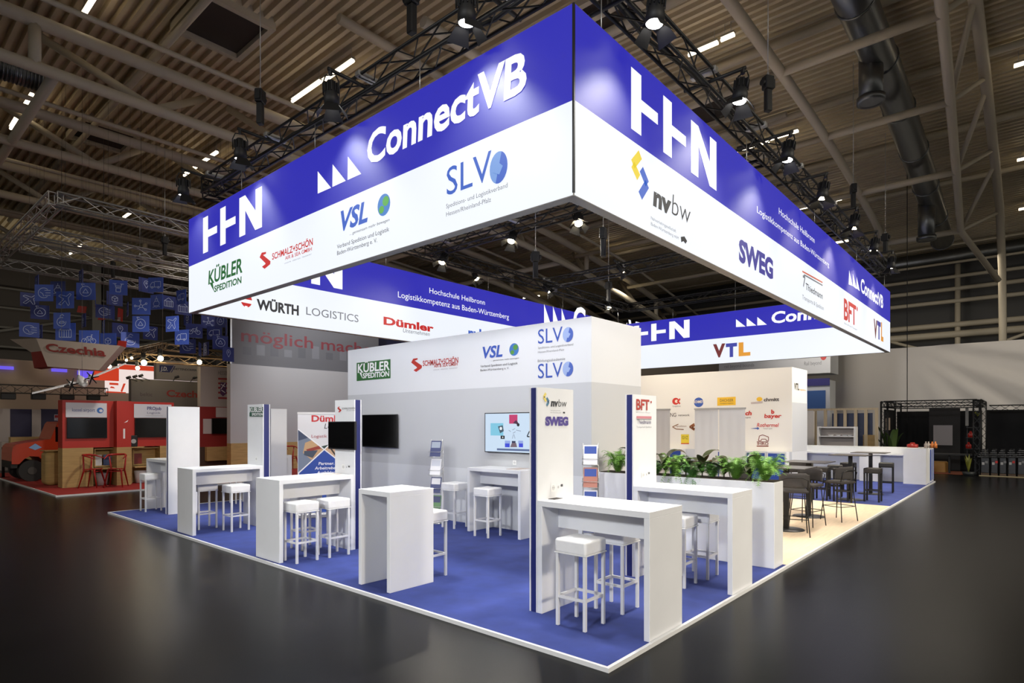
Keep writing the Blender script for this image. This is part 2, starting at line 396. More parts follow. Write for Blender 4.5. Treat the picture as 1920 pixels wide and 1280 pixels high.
for (a, b_), lab in zip(tube_spots, tube_lab):
    pa = aZ(a[0], a[1], 12.3); zz = deck(pa.x) - 0.4; pa = aZ(a[0], a[1], zz); pb = aZ(b_[0], b_[1], zz); pb = Vector((pa.x, pb.y, zz))
    if (pb - pa).length < 0.3: pb.y = pa.y - 1.2
    t = thing('tube_light', lab, 'light', tuple((pa + pb) / 2), group='tube lights under the roof')
    obj('tube', MB().cyl(pa, pb, 0.045, 8), LAMPW, t)
    lo, hi = min(pa.y, pb.y), max(pa.y, pb.y)
    mm = MB()
    for yy in (lo + 0.1, hi - 0.1): mm.cyl((pa.x, yy, zz + 0.1), (pa.x, yy, deck(pa.x) + 0.03), 0.008, 5)
    obj('hanger', mm, ALU, t)
    obj('housing', MB().box(pa.x - 0.07, pa.x + 0.07, lo, hi, zz + 0.05, zz + 0.11), ALU, t)

# ventilation ducts
DUCT = mat('galvanised_duct_metal', (120, 122, 122), 0.35, 0.85)
def duct_ring(mb, c, r, n=20):
    mb.tube([(c[0], c[1] + r * math.cos(math.tau * k / n), c[2] + r * math.sin(math.tau * k / n)) for k in range(n)], 0.025, 5, True)
t = thing('ventilation_duct', 'long round metal air duct under the deck at the right', 'duct', (18, 0.75, 11))
dp = [(x, 0.75, chord(x) + 0.75) for x in (9, 12, 15, 18, 21, 24, 27, 29.5)]
obj('main_pipe', MB().tube(dp, 0.42, 20), DUCT, t)
for p in dp[1:]:
    m = MB(); duct_ring(m, p, 0.43); obj('joint_ring', m, DUCT, t)
for px, py, zb, dpth in ((1633, 192, None, 16.0), (1737, 450, None, 24.0)):
    q = aD(px, py, dpth)
    sp = obj('outlet', MB().cyl(q, (q.x, q.y, chord(q.x) + 0.7), 0.29, 20), DUCT, t)
    obj('outlet_rim', MB().lathe([(0.28, 0), (0.35, 0), (0.35, 0.12), (0.29, 0.12)], q, 20), DUCT, sp, world=False) if False else None
    mm = MB().lathe([(0.27, -0.01), (0.34, -0.01), (0.34, 0.14), (0.28, 0.14)], q, 20); obj('outlet_rim', mm, DUCT, t)
t = thing('ventilation_duct', 'ribbed metal air duct between the far left roof trusses', 'duct', (-4, 17, 11))
a = aY(-20, 118, 17.2); b_ = aY(76, 148, 17.2)
obj('main_pipe', MB().cyl(a, b_, 0.30, 18), DUCT, t)
m = MB()
for k in range(14):
    p = a.lerp(b_, k / 13); duct_ring(m, p, 0.30, 16)
obj('rib', m, DUCT, t)

t = thing('ventilation_duct', 'round metal air duct running along the top of the grey end wall', 'duct', (38.4, 4, 11.5))
obj('main_pipe', MB().cyl((38.4, -15, 11.4), (38.4, 26, 11.4), 0.4, 18), DUCT, t)
for z in (10.9, 11.9): obj('pipe', MB().cyl((37.6, -15, z), (37.6, 26, z), 0.07, 8), ROOFT, t)

# ------------------------------------------------------------------ stand platform
t = thing('stand_platform', 'low exhibition platform with blue carpet, oak floor and white edge', 'platform', (0, 0, FZ)); t['kind'] = 'structure'
PX, PY = 19.78, 12.23
obj('carpet', MB().box(0.03, 4.42, 0.03, PY - 0.03, FZ, 0.0), CARPET, t)
m = MB()
m.box(4.42, 11.9, 0.03, PY - 0.03, FZ, 0.0); obj('oak_floor', m, PARQ, t)
obj('carpet', MB().box(11.9, PX - 0.03, 0.03, PY - 0.03, FZ, 0.0), CARPET, t)
for a in ((0, PX, 0, 0.03), (0, PX, PY - 0.03, PY), (0, 0.03, 0.03, PY - 0.03), (PX - 0.03, PX, 0.03, PY - 0.03)):
    obj('edge_strip', MB().box(*a, FZ, 0.006), M_WHITE, t)

# ------------------------------------------------------------------ the hanging illuminated banner ring
BX0, BX1, BY0, BY1, BZ0, BZM, BZ1 = 1.052, 18.494, 1.061, 10.764, 4.14, 5.098, 6.075
TH = 0.12
t = thing('hanging_banner', 'huge hanging illuminated blue and white banner ring over the stand', 'banner', ((BX0 + BX1) / 2, (BY0 + BY1) / 2, BZ0))
banner = t
sides = {'front_left': ('X', BX0, BY0, BY1, -1), 'front_right': ('Y', BY0, BX0, BX1, -1), 'far_left': ('Y', BY1, BX0, BX1, 1), 'far_right': ('X', BX1, BY0, BY1, 1)}
fr = MB()
for ax, c, lo, hi, sg in sides.values():
    i0, i1 = (c, c + TH) if sg < 0 else (c - TH, c)
    for z0, z1 in ((BZ0, BZ0 + 0.03), (BZ1 - 0.03, BZ1)):
        fr.box(*((i0, i1, lo + TH, hi - TH, z0, z1) if ax == 'X' else (lo, hi, i0, i1, z0, z1)))
for cx_, cy_ in ((BX0, BY0), (BX0, BY1 - TH), (BX1 - TH, BY0), (BX1 - TH, BY1 - TH)):
    fr.box(cx_, cx_ + TH, cy_, cy_ + TH, BZ0 + 0.03, BZ1 - 0.03)
obj('frame', fr, FRAMEG, t)
for cx_, cy_ in ((BX0, BY0), (BX0, BY1), (BX1, BY0), (BX1, BY1)): obj('corner_profile', MB().box(cx_ - 0.004, cx_ + 0.018, cy_ - 0.004, cy_ + 0.018, BZ0 + 0.03, BZ1), BLACK, t)
PAN = []
def put(name, P):
    best = min((p for p in PAN if p[0] == P.ax and (p[2] == 'blue_panel') == (midz(P) > BZM)), key=lambda p: abs(p[1] - P.c))
    return obj(name, P, None, best[3])
e = 0.012
for ax, c, lo, hi, sg in sides.values():
    i0, i1 = (c, c + TH) if sg < 0 else (c - TH, c)
    for face_c in (i0, i1):
        out = -1 if face_c == i0 else 1
        l2, h2 = (lo, hi) if face_c == c else (lo + TH, hi - TH)
        a0, a1 = (face_c - 0.002, face_c + e) if out < 0 else (face_c - e, face_c + 0.002)
        for nm, z0, z1, mm in (('white_panel', BZ0 + 0.008, BZM, BOXW), ('blue_panel', BZM, BZ1 - 0.004, BOXB)):
            o = obj(nm, MB().box(*((a0, a1, l2 + 0.012, h2 - 0.012, z0, z1) if ax == 'X' else (l2 + 0.012, h2 - 0.012, a0, a1, z0, z1))), mm, t); PAN.append((ax, face_c, nm, o))
EW = ink((252, 253, 255), 1.0)
GRN, REDI, BLU, GRY, BLK = ink((34, 104, 48), 0.9), ink((206, 40, 36), 0.9), ink((60, 100, 200), 0.9), ink((122, 124, 130), 0.9), ink((40, 40, 44), 0.9)
NAVY, YEL, LBLU = ink((58, 52, 150), 0.9), ink((240, 214, 60), 0.9), ink((120, 160, 225), 0.9)
def hhn(P, mt, pts):
    """the three glyphs: two bars with an arm, then an N; pts: left bars, arm ends ... in local metres from x0"""
    x, z, k, W = pts
    U = W / 10.4
    def bar(x0):
        P.poly(mt, [(x0, z), (x0 + U, z), (x0 + U, z + k), (x0, z + k)], px=False)
        P.poly(mt, [(x0 + U, z + k * 0.40), (x0 + 2.75 * U, z + k * 0.40), (x0 + 2.75 * U, z + k * 0.60), (x0 + U, z + k * 0.60)], px=False)
    bar(x); bar(x + 3.35 * U)
    n = x + 6.75 * U
    P.poly(mt, [(n, z), (n + U, z), (n + U, z + k), (n, z + k)], px=False)
    P.poly(mt, [(n + 2.65 * U, z), (n + 3.65 * U, z), (n + 3.65 * U, z + k), (n + 2.65 * U, z + k)], px=False)
    P.poly(mt, [(n + U * 0.9, z + k), (n + 2.75 * U, z), (n + 2.75 * U, z + k * 0.45), (n + U, z + k * 0.999)], px=False, lay=1)
    P.poly(mt, [(n, z + k), (n + U, z + k), (n + 3.6 * U, z), (n + 2.6 * U, z)], px=False, lay=1)
def tris(P, mt, x, z, h, wd, gap):
    for i in range(3): P.poly(mt, [(x + i * gap, z), (x + i * gap + wd, z), (x + i * gap, z + h)], px=False)
def ess(P, mt, c, rx, ry, px=True):      # red ribbon S
    x, y = c
    pts = [(-.55, -.9), (.2, -1), (.2, -.78), (-.3, -.62), (.95, .1), (.9, .45), (-.05, 1), (-.5, .75), (.1, .42), (.05, .3), (-.9, -.35)]
    P.poly(mt, [(x + a * rx, y + b_ * ry) for a, b_ in pts], px=px)
def globe(P, c, rx, ry):
    P.disc(ink((70, 130, 205), 0.9) if P.em else ink((60, 110, 180)), c, rx, ry)
    g = ink((90, 175, 70), 0.9) if P.em else ink((80, 140, 60))
    P.disc(g, (c[0] + rx * 0.3, c[1] - ry * 0.35), rx * 0.5, ry * 0.45, lay=1); P.disc(g, (c[0] - rx * 0.35, c[1] + ry * 0.45), rx * 0.4, ry * 0.35, lay=1)
def slvdisc(P, c, rx, ry):
    a, b_ = (LBLU, BLU) if P.em else (ink((150, 170, 214)), ink((70, 96, 176)))
    P.disc(a, c, rx, ry); P.disc(b_, c, rx, ry, a0=-1.9, a1=1.35, lay=1)
    P.poly(a, [(c[0] - rx * .5, c[1] - ry * .55), (c[0] + rx * .5, c[1] - ry * .1), (c[0] + rx * .1, c[1] + ry * .45), (c[0] - rx * .6, c[1] + ry * .3)], lay=2)
def chev(P, y_, b_, pa, pb, w):
    P.line(y_, pa, w); P.line(b_, pb, w)

# --- outside of the left side
P = Print('X', BX0 - 0.002); P.em = 1
a = P.pt((381, 477.5)); b_ = P.pt((381, 411)); c = P.pt((491.5, 428))
hhn(P, EW, (a[0], a[1] + 0.02, b_[1] - a[1], c[0] - a[0]))
HHN_H, HHN_W = b_[1] - a[1], c[0] - a[0]
put('logo', P); P = Print('X', BX0 - 0.002); P.em = 1
for pp in ([(596, 363), (621, 352), (596, 321)], [(623.5, 350.5), (648.5, 339), (624, 308)], [(652, 337.5), (677.5, 326), (652.5, 293.5)]): P.poly(EW, pp)
put('logo', P); P = Print('X', BX0 - 0.002); P.em = 1
P.text(EW, 'ConnectVB', (688, 310), (987, 176), (688, 254), 0.028, 0.06)
put('lettering', P)
P = Print('X', BX0 - 0.002); P.em = 1
P.text(GRN, 'KÜBLER', (391, 533), (455, 512), (391, 509), 0.025, 0.1); P.text(GRN, 'SPEDITION', (402, 547.5), (453, 532), (402, 536.5), 0.03, 0.05)
P.poly(GRN, [(393, 530), (399, 529), (402, 547)])
put('logo', P)
P = Print('X', BX0 - 0.002); P.em = 1
ess(P, REDI, (497, 488), 11, 16)
P.text(REDI, 'SCHMALZ+SCHÖN', (510.7, 487), (587, 465), (510.7, 475.5), 0.02); P.text(REDI, 'AIR & SEA GMBH', (535, 487.5), (585, 471.5), (535, 481), 0.01)
P.text(GRY, 'LOGISTIK · SPEDITION · TRANSPORT', (534, 495), (584.5, 480.5), (534, 493))
put('logo', P)
P = Print('X', BX0 - 0.002); P.em = 1
P.text(BLU, 'VSL', (634, 435), (689, 414.5), (634, 400), 0.03, 0.25); globe(P, (720, 384), 12, 20.5)
P.text(BLK, '... gemeinsam mehr bewegen', (656, 441), (730.5, 412.5), (656, 436), 0, 0.2)
P.text(BLK, 'Verband Spedition und Logistik', (632.5, 466.5), (730, 433.5), (632.5, 459)); P.text(BLK, 'Baden-Württemberg e. V.', (632.5, 478.5), (707.5, 453), (632.5, 471))
put('logo', P)
P = Print('X', BX0 - 0.002); P.em = 1
P.text(BLU, 'SLV', (838, 367), (922, 342), (838, 316)); slvdisc(P, (935, 314), 17, 30)
P.text(GRY, 'Speditions- und Logistikverband', (837, 391), (952, 351.5), (837, 383)); P.text(GRY, 'Hessen/Rheinland-Pfalz', (837, 406), (921, 379), (837, 398))
put('logo', P)
# --- outside of the right side
P = Print('Y', BY0 - 0.002); P.em = 1
a = P.pt((1183, 241)); b_ = P.pt((1183, 125)); c = P.pt((1343, 340))
hhn(P, EW, (a[0], a[1], b_[1] - a[1], c[0] - a[0]))
put('logo', P); P = Print('Y', BY0 - 0.002); P.em = 1
P.text(EW, 'Hochschule Heilbronn', (1460, 401), (1527, 459), (1460, 389), 0.0); P.text(EW, 'Logistikkompetenz aus Baden-Württemberg', (1419, 398), (1554, 500), (1419, 386), 0.0)
put('lettering', P); P = Print('Y', BY0 - 0.002); P.em = 1
for pp in ([(1591, 533), (1598.5, 536), (1592, 506)], [(1599, 536), (1606, 542), (1599, 513)], [(1605.5, 540), (1612, 546), (1606, 519)]): P.poly(EW, pp)
P.text(EW, 'ConnectVB', (1613.5, 546), (1655.5, 575), (1613.5, 521), 0.03, 0.05)
put('lettering', P)
P = Print('Y', BY0 - 0.002); P.em = 1
chev(P, YEL, BLU, [(1200, 290), (1186, 308), (1197, 333)], [(1202, 317), (1213, 345), (1200, 367)], 0.11)
P.text(BLK, 'nv', (1224, 383), (1257, 400), (1224, 348), 0.05, 0.12); P.text(BLK, 'bw', (1259, 401), (1293, 418), (1259, 362), -0.012, 0.12)
P.text(GRY, 'Nahverkehrsgesellschaft', (1220, 411), (1267, 434), (1220, 405)); P.text(GRY, 'Baden-Württemberg mbH', (1220, 422), (1272, 449), (1220, 416))
P.poly(BLK, [(1276, 444), (1283, 443), (1288, 452), (1285, 457), (1281, 452), (1277, 454)])
put('logo', P)
P = Print('Y', BY0 - 0.002); P.em = 1
P.text(NAVY, 'SWEG', (1385, 487), (1449, 520), (1385, 449), 0.05); put('logo', P)
P = Print('Y', BY0 - 0.002); P.em = 1
OR = ink((214, 110, 84), 0.9)
P.poly(OR, [(1504, 507), (1542, 528), (1542, 531), (1504, 510)]); P.line(GRY, [(1505, 518), (1509, 519), (1506, 537)], 0.05); P.line(GRY, [(1507, 515), (1542, 535)], 0.03)
P.text(BLK, 'Thiedmann', (1510, 542), (1542, 562), (1510, 530), 0.01, 0.1); P.text(GRY, 'Transporte & Spedition', (1504, 560), (1544, 581), (1504, 552))
put('logo', P)
P = Print('Y', BY0 - 0.002); P.em = 1
P.text(REDI, 'BFT', (1582, 597), (1605, 609), (1582, 560), 0.03); P.disc(REDI, (1607, 579), 1.0, 4.5)
P.text(GRY, 'Bahn & Fracht Transport', (1583, 607), (1607, 618), (1583, 604)); put('logo', P)
P = Print('Y', BY0 - 0.002); P.em = 1
P.text(ink((110, 40, 40), 0.9), 'V', (1638, 630), (1644.5, 633), (1638, 599), 0.05); P.text(ink((64, 60, 160), 0.9), 'T', (1644.5, 632), (1651, 636), (1644.5, 603), 0.06); P.text(ink((226, 150, 50), 0.9), 'L', (1651.5, 636), (1656, 638), (1651.5, 606), 0.06)
put('logo', P)
# --- inside of the far left side
c0 = BY1 - TH - 0.002
P = Print('Y', c0); P.em = 1
b_ = P.pt((642, 543)); zt = BZM + 0.12
hhn(P, EW, (b_[0] - HHN_W, zt, HHN_H, HHN_W))
put('logo', P); P = Print('Y', c0); P.em = 1
P.text(EW, 'Hochschule Heilbronn', (805, 549), (909, 571), (805, 539)); P.text(EW, 'Logistikkompetenz aus Baden-Württemberg', (746, 557), (954, 599), (746, 546))
put('lettering', P); P = Print('Y', c0); P.em = 1
q = P.pt((1020, 612)); tris(P, EW, q[0], zt + 0.1, 0.78, 0.45, 0.52); P.text(EW, 'ConnectVB', q[0] + 1.75, q[0] + 7.2, (zt + 0.1, 0.95), 0.03, 0.06, px=False)
put('lettering', P)
P = Print('Y', c0); P.em = 1
P.disc(REDI, (462, 563), 10.5, 13); P.line(EW, [(450, 562), (474, 567)], 0.08, lay=2); P.poly(EW, [(459, 573), (464, 574), (464, 578), (459, 578)], lay=2)
P.text(BLK, 'WÜRTH', (481, 579), (560, 587), (481, 561), 0.04); P.text(GRY, 'LOGISTICS', (574, 589.5), (672, 603.7), (574, 575)); put('logo', P)
P = Print('Y', c0); P.em = 1
P.text(REDI, 'Dümler', (719, 607.5), (813, 620), (719, 594), 0.04); P.text(GRY, 'Unternehmen', (755, 622.5), (805, 630), (755, 615), 0, 0.2); put('logo', P)
P = Print('Y', c0); P.em = 1
P.text(BLU, 'nvbw', (878, 632), (925, 638), (878, 614), 0.04); put('logo', P)
# --- inside of the far right side
c0 = BX1 - TH - 0.002
P = Print('X', c0); P.em = 1
a = P.pt((1213, 639)); c = P.pt((1293, 630)); b_ = P.pt((1213, 605))
hhn(P, EW, (c[0] - HHN_W, BZM + 0.15, HHN_H, HHN_W))
put('logo', P); P = Print('X', c0); P.em = 1
for pp in ([(1380, 613), (1398, 612), (1380, 598)], [(1400, 611.5), (1418, 610), (1400, 596)], [(1420, 610), (1438, 608.5), (1420, 594)]): P.poly(EW, pp)
P.text(EW, 'ConnectVB', (1446, 606), (1640, 590), (1446, 586), 0.03, 0.05); put('lettering', P)
P = Print('X', c0); P.em = 1
P.text(ink((120, 46, 46), 0.9), 'V', (1337, 669), (1360, 668), (1337, 647), 0.05); P.text(ink((64, 70, 170), 0.9), 'T', (1361, 668), (1382, 667), (1361, 646), 0.06); P.text(ink((236, 160, 50), 0.9), 'L', (1385, 666), (1407, 664.5), (1385, 644), 0.06); put('logo', P)
# hanging wires of the banner
m = MB()
for x in (BX0 + 0.6, 6, 10, 14, BX1 - 0.6):
    for y in (BY0 + 0.06, BY1 - 0.06): m.cyl((x, y, BZ1), (x, y, 6.5), 0.006, 5)
for y in (3.5, 6, 8.5):
    for x in (BX0 + 0.06, BX1 - 0.06): m.cyl((x, y, BZ1), (x, y, 6.5), 0.006, 5)
obj('wire', m, ALU, t)

# ------------------------------------------------------------------ lighting trusses above the banner
def box_truss(name, label, p, q, mt, s=0.29, r=0.025, pitch=0.45, group=None, webr=0.011):
    p, q = Vector(p), Vector(q); d = (q - p).normalized(); L = (q - p).length
    up = Vector((0, 0, 1)); sd = d.cross(up).normalized()
    t = thing(name, label, 'truss', tuple((p + q) / 2), group=group)
    cor = [sd * (s / 2 * a) + up * (s / 2 * b_) for a, b_ in ((-1, -1), (1, -1), (1, 1), (-1, 1))]
    for c in cor: obj('chord', MB().cyl(p + c, q + c, r, 6), mt, t)
    n = max(2, int(L / pitch)); m = MB()
    for i in range(n):
        a, b_ = p + d * (L * i / n), p + d * (L * (i + 1) / n)
        for j in range(4):
            c0, c1 = cor[j], cor[(j + 1) % 4]
            if i % 2: c0, c1 = c1, c0
            m.cyl(a + c0, b_ + c1, webr, 4, caps=False)
    for e_ in (p, q):
        for j in range(4): m.cyl(e_ + cor[j], e_ + cor[(j + 1) % 4], webr * 1.3, 4)
    obj('lattice', m, mt, t)
    return t
TZ = 6.72
RX0, RX1, RY0, RY1 = 1.3, 18.25, 1.15, 10.55
box_truss('lighting_truss', 'black truss with lamps along the top of the banner side lettered ConnectVB', (RX0, RY0 + 0.16, TZ), (RX0, RY1 - 0.16, TZ), BLACKM)
box_truss('lighting_truss', 'black truss with lamps along the top of the banner side facing right', (RX0 - 0.15, RY0, TZ), (RX1, RY0, TZ), BLACKM)
box_truss('lighting_truss', 'black truss above the far inner banner side', (RX0, RY1, TZ), (RX1, RY1, TZ), BLACKM)
box_truss('lighting_truss', 'black truss at the far right end of the banner ring', (RX1, RY0, TZ), (RX1, RY1, TZ), BLACKM)
box_truss('lighting_truss', 'first black cross truss inside the banner ring', (7.25, RY0 + 0.16, TZ), (7.25, RY1 - 0.16, TZ), BLACKM)
box_truss('lighting_truss', 'second black cross truss inside the banner ring', (12.6, RY0 + 0.16, TZ), (12.6, RY1 - 0.16, TZ), BLACKM)

# spotlight, built pointing down -Z, base at the lens
def make_spot(lens):
    t = thing('stage_spotlight', 'x', 'spotlight')
    m = MB(); m.lathe([(0.125, 0.0), (0.14, 0.0), (0.14, 0.16), (0.115, 0.22), (0.105, 0.40), (0.06, 0.46), (0.0, 0.46)], n=18)
    obj('housing', m, BLACK, t, world=False)
    m = MB()
    for k in range(12):
        w = math.tau * k / 12; c, s = math.cos(w), math.sin(w)
        m.prism([(c * 0.10 - s * 0.006, s * 0.10 + c * 0.006, 0.24), (c * 0.10 + s * 0.006, s * 0.10 - c * 0.006, 0.24), (c * 0.145 + s * 0.006, s * 0.145 - c * 0.006, 0.24), (c * 0.145 - s * 0.006, s * 0.145 + c * 0.006, 0.24)], (0, 0, 0.17))
    obj('cooling_fin', m, BLACK, t, world=False)
    obj('lens', MB().cyl((0, 0, 0.004), (0, 0, 0.02), 0.124, 20), lens, t, world=False)
    for k in range(4):
        w = math.tau * k / 4 + 0.4; c, s = math.cos(w), math.sin(w); a = 0.16 if k % 2 else 0.11; L = 0.24
        r0, r1 = 0.135, 0.135 + L * 0.62
        f = lambda r, o, z: (c * r - s * o, s * r + c * o, z)
        m = MB(); m.prism([f(r0, -a * .7, 0), f(r0, a * .7, 0), f(r1, a * 1.2, -L * .8), f(r1, -a * 1.2, -L * .8)], (c * 0.004, s * 0.004, 0.004))
        obj('barn_door', m, BLACK, t, world=False)
    m = MB(); m.tube([(0.16, 0, 0.2), (0.165, 0, 0.42), (0.1, 0, 0.56), (-0.1, 0, 0.56), (-0.165, 0, 0.42), (-0.16, 0, 0.2)], 0.014, 6)
    m.box(-0.03, 0.03, -0.03, 0.03, 0.55, 0.68)
    obj('yoke', m, BLACKM, t, world=False)
    return t
def spot(loc, aim, label, proto, power=0, size=75, color=(1, .97, .93), group='spotlights on the black truss', hold=None):
    loc, aim = Vector(loc), Vector(aim)
    q = (loc - aim).to_track_quat('Z', 'Y'); SC = 0.72
    if proto.get('used'): t = dup(proto, loc, label=label, group=group, quat=q)
    else:
        t = proto; t['used'] = 1; t.location = loc; t.rotation_mode = 'QUATERNION'; t.rotation_quaternion = q; t['label'] = label; t['group'] = group
    t.scale = (SC, SC, SC)
    e_ = loc + q @ Vector((0, 0, 0.66 * SC)); ax, c = hold; h = Vector((c, e_.y, TZ)) if ax == 'X' else Vector((e_.x, c, TZ))
    b = thing('pipe_bracket', 'short black pipe carrying the ' + label.split('with barn doors ')[-1].replace('warm glowing spotlight ', 'spotlight '), 'bracket', tuple(h), group='pipe brackets on the black truss')
    d_ = (e_ - h); k = Vector((h.x, h.y, e_.z)); far = k - Vector((d_.x, d_.y, 0)).normalized() * 0.3 if Vector((d_.x, d_.y, 0)).length > 0.05 else k
    m = MB(); m.cyl(e_ + (k - far) * 0.12, far, 0.026, 8)
    if abs(d_.z) > 0.12: m.cyl(h, k, 0.026, 8)
    obj('pipe', m, BLACKM, b)
    m = MB(); m.box(h.x - 0.19, h.x + 0.19, h.y - 0.05, h.y + 0.05, h.z + 0.11, h.z + 0.19, 0.01) if ax == 'X' else m.box(h.x - 0.05, h.x + 0.05, h.y - 0.19, h.y + 0.19, h.z + 0.11, h.z + 0.19, 0.01)
    obj('clamp', m, ALU, b)
    if power:
        d = bpy.data.lights.new('beam', 'SPOT'); d.energy = power; d.spot_size = math.radians(size); d.spot_blend = 0.7; d.color = color; d.shadow_soft_size = 0.12
        o = bpy.data.objects.new('beam', d); COL.objects.link(o); o.parent = t; o.location = (0, 0, -0.03)
    return t
SPA, SPW = make_spot(LENS), make_spot(LENSW)
COOL, WARM = (0.93, 0.96, 1.0), (1.0, 0.90, 0.74)
left_l = [((344, 366), (1.2, 11.2, 0.5), 'over the HHN corner at the far left'), ((451, 298), (1.2, 8.4, 0.5), 'second from the HHN corner'), ((622, 198), (1.2, 5.2, 0.4), 'above the three white triangles'), ((875, 44), (1.0, 2.6, 0.3), 'big and near, above the word ConnectVB')]
for (px, aim, lab) in left_l:
    spot(aX(px[0], px[1], 0.72), aim, 'black stage spotlight with barn doors %s' % lab, SPA, 300 if px[0] < 400 else 450, 100, COOL, hold=('X', RX0))
right_l = [((1227, 45), (1.5, 1.0, 0.2), 'beside the peak of the banner'), ((1386, 190), (3.4, 1.0, 0.2), 'above the white letter N at the right'), ((1475, 300), (5.5, 1.2, 0.2), 'third along the right truss'), ((1541, 372), (8, 1.4, 0.2), 'above the words Hochschule Heilbronn'),
           ((1600, 428), (10.5, 1.4, 0.3), 'below the hanging chain hoist at the right'), ((1638, 470), (13.5, 1.4, 0.3), 'second from the far right end of the truss'), ((1670, 503), (16.5, 1.4, 0.3), 'at the far right end of the truss')]
for (px, aim, lab) in right_l:
    spot(aY(px[0], px[1], 0.62), aim, 'black stage spotlight with barn doors %s' % lab, SPW if px[0] > 1500 else SPA, 420, 95, WARM, hold=('Y', RY0))
in_l = [((958, 452), (4.0, 6.5, 1.2), 'big one under the first cross truss', 7.1), ((1085, 419), (4.6, 2.8, 1.2), 'near the banner peak inside the ring', 7.1), ((828, 492), (4.0, 9.2, 1.2), 'at the far end of the first cross truss', 7.1),
        ((1031, 546), (14.5, 6.0, 1.5), 'in the middle of the second cross truss', 12.4), ((1170, 510), (14.9, 4.0, 1.5), 'right of the second cross truss hoist', 12.4), ((894, 523), (12, 9, 0.5), 'small one over the words Hochschule Heilbronn inside', 12.4), ((1142, 577), (15, 8, 1.5), 'small one low over the cabin roof', 18.0)]
for (px, aim, lab, X) in in_l:
    spot(aX(px[0], px[1], X), aim, 'warm glowing spotlight %s' % lab, SPW, 300 if X < 10 else 420, 110, (1, .95, .86) if X < 10 else WARM, hold=('X', 7.25 if X < 10 else 12.6 if X < 15 else RX1))
# cable bundles lying in the trusses
for lab, pts in (('black power cable lying along the truss over ConnectVB', [(RX0 - 0.05 + 0.05 * math.sin(i * 1.7), RY0 + 0.3 + i * 0.9, TZ - 0.06 - 0.05 * (i % 2)) for i in range(11)]),
                 ('black power cable lying along the truss at the right', [(RX0 + 0.4 + i * 1.1, RY0 + 0.05 * math.sin(i * 1.9), TZ - 0.06 - 0.05 * (i % 2)) for i in range(15)])):
    tag(obj('power_cable', MB().tube(pts, 0.03, 6), BLACK), lab, 'cable')
# chain hoists
def make_hoist():
    t = thing('chain_hoist', 'x', 'hoist')
    m = MB(); m.box(-0.13, 0.13, -0.10, 0.10, -0.05, 0.30, 0.02).box(-0.17, -0.13, -0.07, 0.07, 0.0, 0.22).cyl((0.13, 0, 0.12), (0.2, 0, 0.12), 0.08, 12); obj('motor_body', m, BLACK, t, world=False)
    m = MB(); m.box(-0.085, 0.085, -0.075, 0.075, -0.62, -0.05, 0.02); obj('chain_bag', m, BLACK, t, world=False)
    m = MB(); m.cyl((0, 0, 0.3), (0, 0, 5.0), 0.012, 5); obj('chain', m, ALU, t, world=False)
    m = MB(); m.tube([(0.03 * math.cos(w), 0, 0.36 + 0.05 * math.sin(w)) for w in [math.tau * k / 8 for k in range(8)]], 0.012, 6, True); obj('hook', m, ALU, t, world=False)
    return t
H0 = make_hoist()
hl = [((488, 190), 'X', 1.3, 'hanging over the far half of the left truss'), ((772, 5), 'X', 1.3, 'at the top edge above the left truss'), ((1440, 165), 'Y', 1.15, 'big one above the right truss near the white N'), ((1600, 360), 'Y', 1.15, 'above the middle of the right truss'), ((1660, 450), 'Y', 1.15, 'above the far end of the right truss'),
      ((1004, 488), 'X', 7.25, 'inside the ring by the first cross truss'), ((1131, 445), 'X', 7.25, 'inside the ring near the banner peak'), ((1141, 540), 'X', 12.6, 'inside the ring by the second cross truss')]
for i, (px, ax, c, lab) in enumerate(hl):
    p = aX(px[0], px[1], c) if ax == 'X' else aY(px[0], px[1], c)
    HS = (0.68,) * 3
    if i == 0: H0.scale = HS; H0.location = p; H0['label'] = 'black chain hoist ' + lab; H0['group'] = 'chain hoists'; H0.rotation_euler = (0, 0, 0.6)
    else: dup(H0, p, 0.6 + i, 'black chain hoist ' + lab, 'chain hoists')

# ------------------------------------------------------------------ the grey and the cream cabin
def prints(t, name, P): return obj(name, P, None, sub(t, 'wall', midz(P)))
t = thing('stand_cabin', 'large white and grey cabin with company logos behind the counters', 'cabin', (4.8, 6.1, 0))
KX0, KX1, KY0, KY1, KH = 4.01, 5.576, 2.814, 9.48, 3.54
for z0, z1, nm, mm in ((0, 1.02, 'lower_wall', L_WALL), (1.02, 2.51, 'middle_wall', G_WALL), (2.51, KH, 'upper_wall', W_WALL)):
    obj(nm, MB().box(KX0, KX1, KY0, KY1, z0, z1), mm, t)
KG, KR, KB, KY_, KK = ink((42, 98, 46)), ink((176, 44, 32)), ink((54, 84, 170)), ink((150, 150, 152)), ink((52, 52, 56))
KW = ink((232, 232, 232))
P = Print('X', KX0); P.em = 0
P.poly(KG, [(669, 714.2), (732.3, 708.8), (732.3, 673), (669, 680.2)])
P.text(KW, 'KÜBLER', (671, 698.5), (731, 693.5), (671, 683), 0.025, 0.04, lay=1); P.text(KW, 'SPEDITION', (680.5, 709), (730, 706), (680.5, 700), 0.03, 0.03, lay=1); P.poly(KW, [(674, 698), (678, 698), (680, 710)], lay=1)
prints(t, 'logo', P)
P = Print('X', KX0); P.em = 0
ess(P, KR, (781, 684), 11, 13); P.text(KR, 'SCHMALZ+SCHÖN', (793, 686), (859.5, 678.5), (793, 676.5), 0.02); P.text(KR, 'AIR & SEA GMBH', (814, 689), (858, 686), (814, 683), 0.01); P.text(KY_, 'LOGISTIK · SPEDITION · TRANSPORT', (813, 694.5), (858, 691.5), (813, 692.5))
prints(t, 'logo', P)
P = Print('X', KX0); P.em = 0
